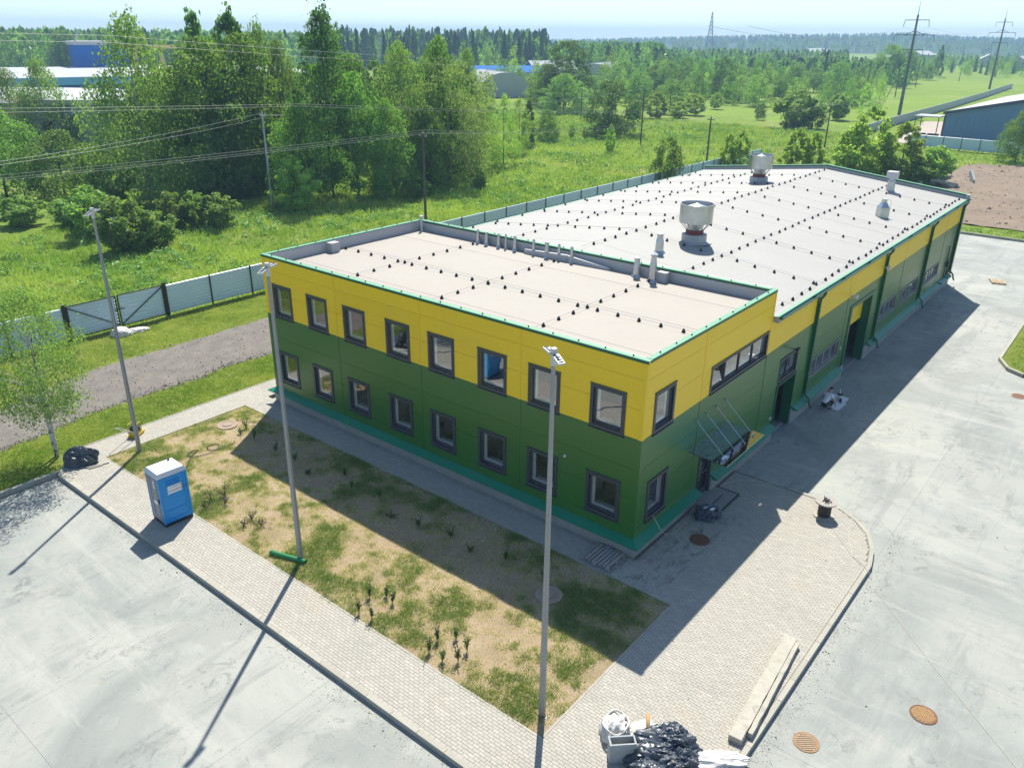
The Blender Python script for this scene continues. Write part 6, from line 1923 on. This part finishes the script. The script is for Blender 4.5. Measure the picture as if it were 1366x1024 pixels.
# young birch in the foreground: two white stems, open crown of small leaves
me, C = crown_mesh('crown', 'oval', 77, n=15000, lobes=80, lr=(.06, .12), leaf=.0165, zb=.27, droop=.02, asp=.6, ratio=.75, spire=4, free=.25)
me.materials.append(MATS['leaf_B'])
tm = trunk_mesh('trunk', C, .0125, .93, 5, 22, 2, .035); tm.materials.append(MATS['birch_bark'])
t = thing('birch_tree', 'young twin stemmed birch at the end of the brick path', 'tree', (-9.75, 23.1, -.03), .9)
for m_, n2 in ((me, 'crown'), (tm, 'trunk')):
    o = bpy.data.objects.new(n2, m_); COL.objects.link(o); o.parent = t; o.scale = (4.7, 4.7, 7.4)

# planted twiggy shrubs and saplings of the bed
def twig_plant(label, x, y, h, w, n, group, leaves=True, flat=False):
    t = thing('young_shrub', label, 'shrub', (x, y, hz_bed(x, y)), rng.uniform(0, 6), group)
    mb = MB(); tips = []
    for k in range(n):
        a = rng.uniform(0, 6.28); l = h * rng.uniform(.6, 1.1); s = w * rng.uniform(.3, 1)
        p1 = (s * .4 * math.cos(a), s * .4 * math.sin(a), l * .5); p2 = (s * math.cos(a), s * math.sin(a), l * (.35 if flat else 1))
        mb.tube([(0, 0, 0), p1, p2], [.011, .008, .003], 4); tips += [p1, p2]
        for q in range(2):
            b = rng.uniform(0, 6.28); e = (p1[0] + .12 * w * 2 * math.cos(b), p1[1] + .12 * w * 2 * math.sin(b), p1[2] + .25 * h * rng.random()); mb.tube([p1, e], [.006, .002], 4); tips.append(e)
    mb.build('stem', 'bark', t)
    r = np.random.default_rng(rng.randrange(9999)); tp = np.array(tips); m_ = 110 if leaves else 45
    k = r.integers(0, len(tp), m_); pos = tp[k] * r.uniform(.55, 1.05, (m_, 1)) + r.normal(0, .03, (m_, 3)); pos[:, 2] = np.maximum(pos[:, 2], .02)
    V, F, T = leaf_quads(pos, unit(r.normal(size=(m_, 3)) + np.array([0, 0, .6])), r.uniform(.04, .08, m_), .6, r.random(m_), r)
    link_mesh('leaves', np_mesh('leaves', V, F, T), 'leaf_D' if leaves else 'twig', t)
GA = 'ring of planted shrubs near the tip of the bed'
for (x, y), lb in zip([(-7.53, 2.31), (-7.12, 1.94), (-7.31, 1.31), (-7.79, 1.23), (-8.06, 1.62), (-8.04, 2.19)], ['back left', 'back', 'right hand', 'front right', 'front', 'left hand']):
    twig_plant('small planted shrub, %s one of the ring on the sandy patch nearest the tip' % lb, x, y, rng.uniform(.5, .7), .14, 6, GA)
GB = 'ring of planted shrubs below the green pipe'
for (x, y), lb in zip([(-8.22, 5.15), (-7.46, 5.48), (-7.11, 5.07), (-7.17, 4.70), (-8.14, 4.61)], ['left hand', 'back', 'back right', 'right hand', 'front']):
    twig_plant('small planted shrub, %s one of the ring on sand right of the green pipe' % lb, x, y, rng.uniform(.5, .7), .14, 6, GB)
GC = 'bare spreading shrubs beside the toilet'
for i, (x, y, f, lb) in enumerate([(-7.95, 14.35, 1, 'front'), (-7.3, 14.1, 1, 'right'), (-7.5, 14.75, 0, 'back'), (-7.0, 14.6, 0, 'far right')]):
    twig_plant('bare twiggy shrub, %s one of the tangle right of the blue toilet' % lb, x, y, .55, .5, 9, GC, False, f)
GD = 'bare spreading shrubs above the middle lamp post foot'
for i, (x, y, f, lb) in enumerate([(-7.75, 12.2, 1, 'left'), (-7.25, 11.75, 1, 'right'), (-7.3, 12.35, 0, 'back')]):
    twig_plant('bare twiggy shrub, %s one of the tangle between toilet and lamp post' % lb, x, y, .5, .45, 9, GD, False, f)
GE = 'planted shrubs in the shade of the office front'
for i in range(14):
    y = 1.9 + i * 1.32 + rng.uniform(-.3, .3); x = -3.3 + rng.uniform(-.5, .5)
    twig_plant('dark planted shrub in the shaded strip of the bed before the windows', x, y, rng.uniform(.25, .75), rng.uniform(.12, .34), rng.choice((4, 6, 9)), GE)
twig_plant('twiggy shrub beside the round well cover at the far end of the bed', -2.9, 19.2, .6, .25, 8, None)

# ------------------------------------------------------------------ grass
def blades(name, x, y, z, h, w, nb, mat, tint, lean=.35, parent=None, spread=1.0):
    n = len(x); m_ = n * nb
    X = np.repeat(x, nb) + NR.normal(0, 1, m_) * np.repeat(w, nb) * 2.0 * spread; Y = np.repeat(y, nb) + NR.normal(0, 1, m_) * np.repeat(w, nb) * 2.0 * spread
    Z = np.repeat(z, nb); Hh = np.repeat(h, nb) * NR.uniform(.5, 1.15, m_); Wd = np.repeat(w, nb) * NR.uniform(.6, 1.2, m_)
    a = NR.uniform(0, 6.283, m_); b = NR.uniform(0, 6.283, m_); ln = np.abs(NR.normal(0, lean, m_)) * Hh
    V = np.empty((m_, 3, 3))
    V[:, 0] = np.stack([X - Wd * np.cos(a), Y - Wd * np.sin(a), Z - .02], 1)
    V[:, 1] = np.stack([X + Wd * np.cos(a), Y + Wd * np.sin(a), Z - .02], 1)
    V[:, 2] = np.stack([X + ln * np.cos(b), Y + ln * np.sin(b), Z + Hh], 1)
    T = np.repeat(np.clip(np.repeat(tint, nb) + NR.normal(0, .13, m_), 0, 1), 3)
    o = link_mesh(name, np_mesh(name, V.reshape(-1, 3), np.arange(m_ * 3).reshape(m_, 3), T), mat, parent)
    o['kind'] = 'stuff'; o['category'] = 'grass'
    return o
def vnoise(x, y, f, seed): return np.array([fbm(a, b, f, seed) for a, b in zip(x, y)])
# planting bed: green patches among straw
n = 120000
x = NR.uniform(BX0, BX1, n); y = NR.uniform(BY0, BY1, n)
g_ = .8 * vnoise(x, y, .5, 3.3) + .75 * vnoise(x, y, 1.5, 8.1) + .45 * vnoise(x, y, 4.0, 2.1) - .02 - .22 * (x > -4.6) * (y > 2.5) + .35 * np.exp(-((x + 3.3) ** 2 + (y + .3) ** 2) / 5) + .18 * np.exp(-((x + 7.9) ** 2) / .8)
for cx_, cy_, r_ in ((-7.6, 1.75, .75), (-7.6, 5.0, .8), (-3.6, .98, .5), (-3.3, 20.15, .5)): g_ -= .9 * np.exp(-((x - cx_) ** 2 + (y - cy_) ** 2) / r_ ** 2 / .7)
keep = NR.random(n) < np.clip(.66 + 1.2 * g_, .08, 1)
x, y, g_ = x[keep], y[keep], g_[keep]
z = np.array([hz_bed(a, b) for a, b in zip(x, y)])
tint = np.clip(.56 - .95 * g_ + NR.normal(0, .16, len(g_)), .02, 1)
o = blades('bed_grass', x, y, z, np.where(tint < .4, .09, .055) * NR.uniform(.6, 1.4, len(x)), np.full(len(x), .012), 4, 'blade_bed', tint, .8, spread=2.2); o['label'] = 'patchy green and straw grass growing in the planting bed'
# verge strips on both sides of the gravel road, and the island
n = 60000
x = NR.uniform(-26, 14, n); y = np.where(NR.random(n) < .55, NR.uniform(21.8, 26.6, n), NR.uniform(31.6, 37.2, n))
rl = np.array([road_lo(a) for a in x]); rh_ = np.array([road_hi(a) for a in x])
keep = ((y < rl + .3 * NR.normal(0, 1, n)) | (y > rh_ + .3 * NR.normal(0, 1, n))) & ~((x > -10.4) & (y < 23.2)) & ~((x < -10.3) & (y < 21.8))
x, y = x[keep], y[keep]
g_ = vnoise(x, y, .5, 2.2)
z = np.array([hz_strip(a, b) for a, b in zip(x, y)])
o = blades('verge_grass', x, y, z, NR.uniform(.07, .16, len(x)), np.full(len(x), .016), 4, 'blade_strip', np.clip(.3 - .7 * g_ + np.where(y > 30, .18, 0), 0, 1), .6, spread=1.8); o['label'] = 'short grass on the verges beside the gravel road'
n = 9000
x = NR.uniform(28.8, 50, n); y = NR.uniform(-20, -6.5, n); keep = in_poly(x, y, [(ISL[0][0] + .2, -6.7), (61, -6.7), (61, -59), (40, -59), (29.2, -12), (29.2, -7.8), (29.6, -7.3)])
x, y = x[keep], y[keep]
o = blades('island_grass', x, y, np.full(len(x), -.03), NR.uniform(.06, .14, len(x)), np.full(len(x), .03), 4, 'blade_strip', NR.uniform(0, .3, len(x)), .6); o['label'] = 'mown grass on the kerbed island in the yard'
# meadow
def meadow(n, x0, x1, y0, y1, p, hh, ww, nb, seed, name, lab):
    x = NR.uniform(x0, x1, n); y = y0 + (y1 - y0) * NR.random(n) ** p
    g_ = vnoise(x, y, .09, seed); f_ = vnoise(x, y, .5, seed + 3)
    z = np.array([hz_meadow(a, b) for a, b in zip(x, y)])
    h = hh * NR.uniform(.5, 1.3, n) * (1 + .8 * np.clip(f_, -.5, 1))
    o = blades(name, x, y, z, h, np.full(n, ww), nb, 'blade_meadow', np.clip(.42 + .9 * g_ + .35 * f_, 0, 1), .5, spread=1.6); o['label'] = lab
meadow(42000, -45, 60, 37.6, 68, 1.1, .42, .035, 4, 1.7, 'meadow_grass', 'tall bright meadow grass behind the metal fence')
meadow(26000, 45, 150, 37.6, 110, 1.0, .5, .07, 4, 4.4, 'meadow_grass', 'meadow grass on the open ground beyond the hall')
# leafy weeds in clumps
def weeds(n, x0, x1, y0, y1, s, seed, zf, nm, lab, nl=16):
    x = NR.uniform(x0, x1, n * 3); y = NR.uniform(y0, y1, n * 3)
    g_ = vnoise(x, y, .16, seed); idx = np.argsort(-g_ + NR.normal(0, .25, len(g_)))[:n]; x, y = x[idx], y[idx]
    z = np.array([zf(a, b) for a, b in zip(x, y)])
    m_ = n * nl; sc_ = np.repeat(s * NR.uniform(.5, 1.5, n), nl)
    d = unit(NR.normal(size=(m_, 3)) + np.array([0, 0, .5])); d[:, 2] = np.abs(d[:, 2])
    pos = np.stack([np.repeat(x, nl), np.repeat(y, nl), np.repeat(z, nl)], 1) + d * (sc_ * NR.uniform(.5, 1, m_))[:, None]
    V, F, T = leaf_quads(pos, unit(d + NR.normal(size=(m_, 3)) * .6), sc_ * .55, .6, np.clip(np.repeat(NR.random(n), nl) * .6 + NR.random(m_) * .4, 0, 1), NR)
    o = link_mesh(nm, np_mesh(nm, V, F, T), 'leaf_weed'); o['kind'] = 'stuff'; o['category'] = 'weeds'; o['label'] = lab
weeds(2600, -45, 60, 38.5, 66, .42, 2.9, hz_meadow, 'meadow_weeds', 'broad leaved weeds in dark clumps across the near meadow')
weeds(1500, 50, 150, 40, 120, .55, 6.3, hz_meadow, 'meadow_weeds', 'weed clumps on the far part of the meadow')
n = 9000
x = NR.uniform(66.6, 140, n); y = NR.uniform(-20, 36, n); keep = ~in_poly(x, y, DIRT); x, y = x[keep], y[keep]
z = np.array([hz_back(a, b) for a, b in zip(x, y)])
o = blades('rough_grass_blades', x, y, z, NR.uniform(.2, .5, len(x)), np.full(len(x), .06), 4, 'blade_meadow', np.clip(.4 + vnoise(x, y, .12, 5), 0, 1), .5); o['label'] = 'rough grass round the ploughed dirt behind the hall'

def grit(n, f, zb, name, lab, s0, s1):
    vs = []; fs = []
    for _ in range(n):
        x, y = f(); r = rng.uniform(s0, s1) * (2.2 if rng.random() < .03 else 1); a = rng.random() * 6.28; k = len(vs)
        for q in range(4): vs.append((x + r * math.cos(a + q * 1.57) * rng.uniform(.6, 1.2), y + r * math.sin(a + q * 1.57) * rng.uniform(.6, 1.2), zb))
        vs.append((x, y, zb + r * .8)); fs += [(k, k + 1, k + 4), (k + 1, k + 2, k + 4), (k + 2, k + 3, k + 4), (k + 3, k, k + 4)]
    me = bpy.data.meshes.new(name); me.from_pydata(vs, [], fs); o = link_mesh(name, me, 'stone', yard); o['kind'] = 'stuff'
grit(1500, lambda: (-10.5 - abs(rng.gauss(0, .35)), rng.uniform(-7, 21)), YZ, 'kerb_grit', '', .006, .022)
grit(1200, lambda: (rng.uniform(-10, 8), -6.85 - abs(rng.gauss(0, .3))), YZ, 'kerb_grit', '', .006, .022)
grit(900, lambda: (rng.uniform(-20, 40), rng.uniform(-14, -6.9)), YZ, 'yard_grit', '', .006, .02)
grit(500, lambda: (rng.uniform(-18, -10.6), rng.uniform(-2, 20)), YZ, 'yard_grit', '', .006, .02)
grit(900, lambda: (rng.uniform(-8, 8), rng.uniform(-6.5, -.2)), .001, 'paving_grit', '', .005, .016)

vs = []; fs = []
for _ in range(2600):
    x = rng.uniform(71.5, 121); y = rng.uniform(-30, 13)
    if not in_dirt(x, y): continue
    r = rng.uniform(.05, .14) * (2.2 if rng.random() < .06 else 1); z = hz_dirt(x, y) - .03; a = rng.random() * 6.28; k = len(vs)
    for q in range(5): vs.append((x + r * math.cos(a + q * 1.257) * rng.uniform(.6, 1.3), y + r * math.sin(a + q * 1.257) * rng.uniform(.6, 1.3), z))
    vs.append((x + rng.uniform(-.3, .3) * r, y + rng.uniform(-.3, .3) * r, z + r * rng.uniform(.6, 1.1)))
    fs += [(k + q, k + (q + 1) % 5, k + 5) for q in range(5)]
me = bpy.data.meshes.new('earth_clods'); me.from_pydata(vs, [], fs)
o = link_mesh('earth_clods', me, 'dirt'); tag(o, 'loose clods of earth on the bare soil behind the hall', 'earth', kind='stuff')

# ------------------------------------------------------------------ far woods
def wedge(px0, px1, d0, d1, p=1.0):
    px = rng.uniform(px0, px1); d = d0 + (d1 - d0) * rng.random() ** p
    a = 0.6781 - math.atan((px - 683) / 1065.6 / .97)
    return CAM.x + d * math.cos(a), CAM.y + d * math.sin(a)
def avoid(x, y):
    for (a, b, r_) in ((185, 167, 17), (288, 190, 22), (242, 206, 27), (286, 216, 16), (38, 121, 14), (108, 282, 60), (135, 318, 18), (128, 268, 14), (352, 415, 20), (32, 167, 60), (954, 470, 12)):
        if (x - a) ** 2 + (y - b) ** 2 < r_ * r_: return True
    return False
FL = {'S': 'dark spruce in the far wood behind the arched hangars', 'M': 'small green broadleaf tree in the far wood', 'L': 'light green young tree in the far wood', 'D': 'narrow dark tree in the far wood'}
lowT = {}
for k, nl in (('S', 900), ('M', 1300), ('L', 1300), ('D', 1100)):
    lowT[k] = []
    for v in range(3):
        if k == 'S': me = spruce_mesh('far_tree', 900 + v, 700, .085)
        else:
            o_ = dict(SPEC[k][1]); env = o_.pop('env'); o_.update(n=nl, lobes=28, leaf=.055, lr=(.09, .2))
            me, _ = crown_mesh('far_tree', env, 700 + ord(k) + v, **o_)
        me.materials.append(MATS['leaf_' + k]); lowT[k].append(me)
NM = {'S': 'far_spruce', 'M': 'far_tree', 'L': 'far_young_tree', 'D': 'far_dark_tree'}
def far_tree(k, x, y, h, w):
    o = bpy.data.objects.new(NM[k], rng.choice(lowT[k])); COL.objects.link(o)
    o.location = (x, y, -.4); o.rotation_euler = (0, 0, rng.uniform(0, 6.28)); o.scale = (w, w, h)
    tag(o, FL[k], 'tree', {'S': 'spruces of the far wood', 'M': 'broadleaf trees of the far wood', 'L': 'young light trees of the far wood', 'D': 'dark narrow trees of the far wood'}[k])
ZON = [(640, 1010, 240, 330, 60, 'MLD', 7, 11), (600, 860, 300, 430, 55, 'SMLDM', 10, 14), (840, 1010, 300, 430, 30, 'SMLDM', 7, 11), (1000, 1140, 235, 380, 34, 'MLLD', 5.5, 8.5),
       (1150, 1380, 520, 640, 55, 'MMSL', 6, 10), (0, 165, 330, 470, 55, 'MMD', 14, 18), (470, 720, 330, 480, 45, 'SSS', 15, 20)]
for px0, px1, d0, d1, n, ks, h0, h1 in ZON:
    for _ in range(n):
        x, y = wedge(px0, px1, d0, d1)
        if avoid(x, y): continue
        k = rng.choice(ks); h = rng.uniform(h0, h1)
        far_tree(k, x, y, h, h * (rng.uniform(.28, .38) if k == 'S' else rng.uniform(.5, .8)))
# the rest of the woods and the wooded ridge read as masses
def wood_mass(name, spots, lab, mat, tmpl):
    Vs = []; Fs = []; Ts = []; o_ = 0
    for x, y, z, h, w in spots:
        v, f, t_ = tmpl[rng.randrange(len(tmpl))]; a = rng.uniform(0, 6.28); c, s = math.cos(a), math.sin(a)
        q = np.empty_like(v); q[:, 0] = (v[:, 0] * c - v[:, 1] * s) * w + x; q[:, 1] = (v[:, 0] * s + v[:, 1] * c) * w + y; q[:, 2] = v[:, 2] * h + z
        Vs.append(q); Fs.append(f + o_); Ts.append(np.clip(t_ * .7 + rng.uniform(0, .3), 0, 1)); o_ += len(v)
    o = link_mesh(name, np_mesh(name, np.concatenate(Vs), np.concatenate(Fs), np.concatenate(Ts)), mat); tag(o, lab, 'wood', kind='stuff')
def raw_crown(env, n, leaf, seed, cone=False):
    r = np.random.default_rng(seed); e = ENV[env]
    t = r.random(n); a = r.uniform(0, 6.28, n); rad = np.array([e(q) for q in t]) * r.uniform(.55, 1.0, n) * (1 + .2 * np.sin(3 * a + seed))
    pos = np.stack([rad * np.cos(a), rad * np.sin(a), .05 + .95 * t], 1)
    nr = unit(np.stack([np.cos(a), np.sin(a), np.full(n, .6)], 1) + r.normal(size=(n, 3)) * .4)
    return leaf_quads(pos, nr, leaf * r.uniform(.6, 1.3, n), .7, r.random(n), r)
TB = [raw_crown('dome', 170, .17, 40 + v) for v in range(4)]; TS = [raw_crown('cone', 150, .15, 60 + v) for v in range(4)]
TS2 = [raw_crown('cone', 46, .26, 80 + v) for v in range(3)]; TB2 = [raw_crown('dome', 40, .30, 90 + v) for v in range(3)]
sp = []; bp = []
for px0, px1, d0, d1, n, q, h0, h1 in ((590, 860, 420, 800, 620, .35, 11, 15), (840, 1080, 420, 800, 420, .35, 7, 11), (470, 720, 470, 800, 380, .8, 16, 22), (-60, 480, 420, 900, 700, .25, 15, 19), (1000, 1160, 370, 560, 260, .35, 6, 9.5), (1130, 1430, 640, 1000, 420, .3, 4, 8)):
    for _ in range(n):
        x, y = wedge(px0, px1, d0, d1)
        if avoid(x, y): continue
        h = rng.uniform(h0, h1)
        (sp if rng.random() < q else bp).append((x, y, -.4, h, h * (rng.uniform(.3, .42) if rng.random() < q else rng.uniform(.5, .8))))
wood_mass('far_spruce_wood', sp, 'dark spruce wood filling the distance behind the fields', 'leaf_S', TS)
wood_mass('far_mixed_wood', bp, 'green mixed wood filling the distance behind the fields', 'leaf_M', TB)
# wooded ridge on the horizon
def hz_ridge(x, y):
    a = math.atan2(y - CAM.y, x - CAM.x); d = math.hypot(x - CAM.x, y - CAM.y)
    px = 683 + 1065.6 * .97 * math.tan(max(-1.2, min(1.2, 0.6781 - a)))
    pts = [(-400, 4), (0, 5), (250, 4), (500, 0), (640, 2), (760, 8), (900, 17), (1000, 22), (1100, 26), (1150, 28), (1210, 22), (1300, 19), (1380, 17), (1700, 12)]
    h = pts[-1][1] if px > 1700 else pts[0][1]
    for (p0, a0), (p1, a1) in zip(pts[:-1], pts[1:]):
        if p0 <= px <= p1: h = a0 + (a1 - a0) * (px - p0) / (p1 - p0)
    t = min(1, max(0, (d - 1250) / 750)); t = t * t * (3 - 2 * t)
    return -.5 + (h - 8) * t
nx, ny = 60, 14; vs = []; fs = []
for j in range(ny + 1):
    d = 1200 + (2500 - 1200) * j / ny
    for i in range(nx + 1):
        a = 0.6781 + .95 - 1.9 * i / nx; x, y = CAM.x + d * math.cos(a), CAM.y + d * math.sin(a)
        vs.append((x, y, hz_ridge(x, y) - .2))
for j in range(ny):
    for i in range(nx):
        a = j * (nx + 1) + i; fs.append((a, a + 1, a + nx + 2, a + nx + 1))
me = bpy.data.meshes.new('hills'); me.from_pydata(vs, [], fs); me.polygons.foreach_set('use_smooth', [True] * len(fs))
tag(link_mesh('hills', me, 'hill_wood'), kind='structure')
sp = []; bp = []
for _ in range(6200):
    px = rng.uniform(-150, 1480); d = 1350 + 800 * rng.random() ** .8 if rng.random() < .7 else rng.uniform(1900, 2120)
    a = 0.6781 - math.atan((px - 683) / 1065.6 / .97); x, y = CAM.x + d * math.cos(a), CAM.y + d * math.sin(a)
    z = hz_ridge(x, y); h = rng.uniform(9, 15) if d > 1700 else rng.uniform(8, 13)
    if px < 1000 and d < 1800 and rng.random() < .4: continue
    (sp if rng.random() < (.75 if d > 1700 else .35) else bp).append((x, y, z - .5, h, h * rng.uniform(.45, .8)))
wood_mass('ridge_spruce_wood', sp, 'hazy blue spruce forest along the ridge on the horizon', 'leaf_S', TS2)
wood_mass('ridge_mixed_wood', bp, 'hazy blue leafy forest on the slopes of the ridge', 'leaf_M', TB2)

# ------------------------------------------------------------------ air
HAZE = 0.00042
if HAZE:
    mb = MB(); mb.box(-900, -900, -10, 3000, 3000, 52)
    me = mb.mesh('haze')
    mt = bpy.data.materials.new('haze'); mt.use_nodes = True; nt = mt.node_tree
    for n_ in list(nt.nodes): nt.nodes.remove(n_)
    out = nt.nodes.new('ShaderNodeOutputMaterial'); pv_ = nt.nodes.new('ShaderNodeVolumePrincipled')
    pv_.inputs['Color'].default_value = (0.50, 0.76, 1.0, 1); pv_.inputs['Density'].default_value = HAZE; pv_.inputs['Anisotropy'].default_value = 0.0
    nt.links.new(pv_.outputs[0], out.inputs['Volume'])
    MATS['haze'] = mt; me.materials.append(mt)
    o = bpy.data.objects.new('haze', me); COL.objects.link(o); o['kind'] = 'stuff'
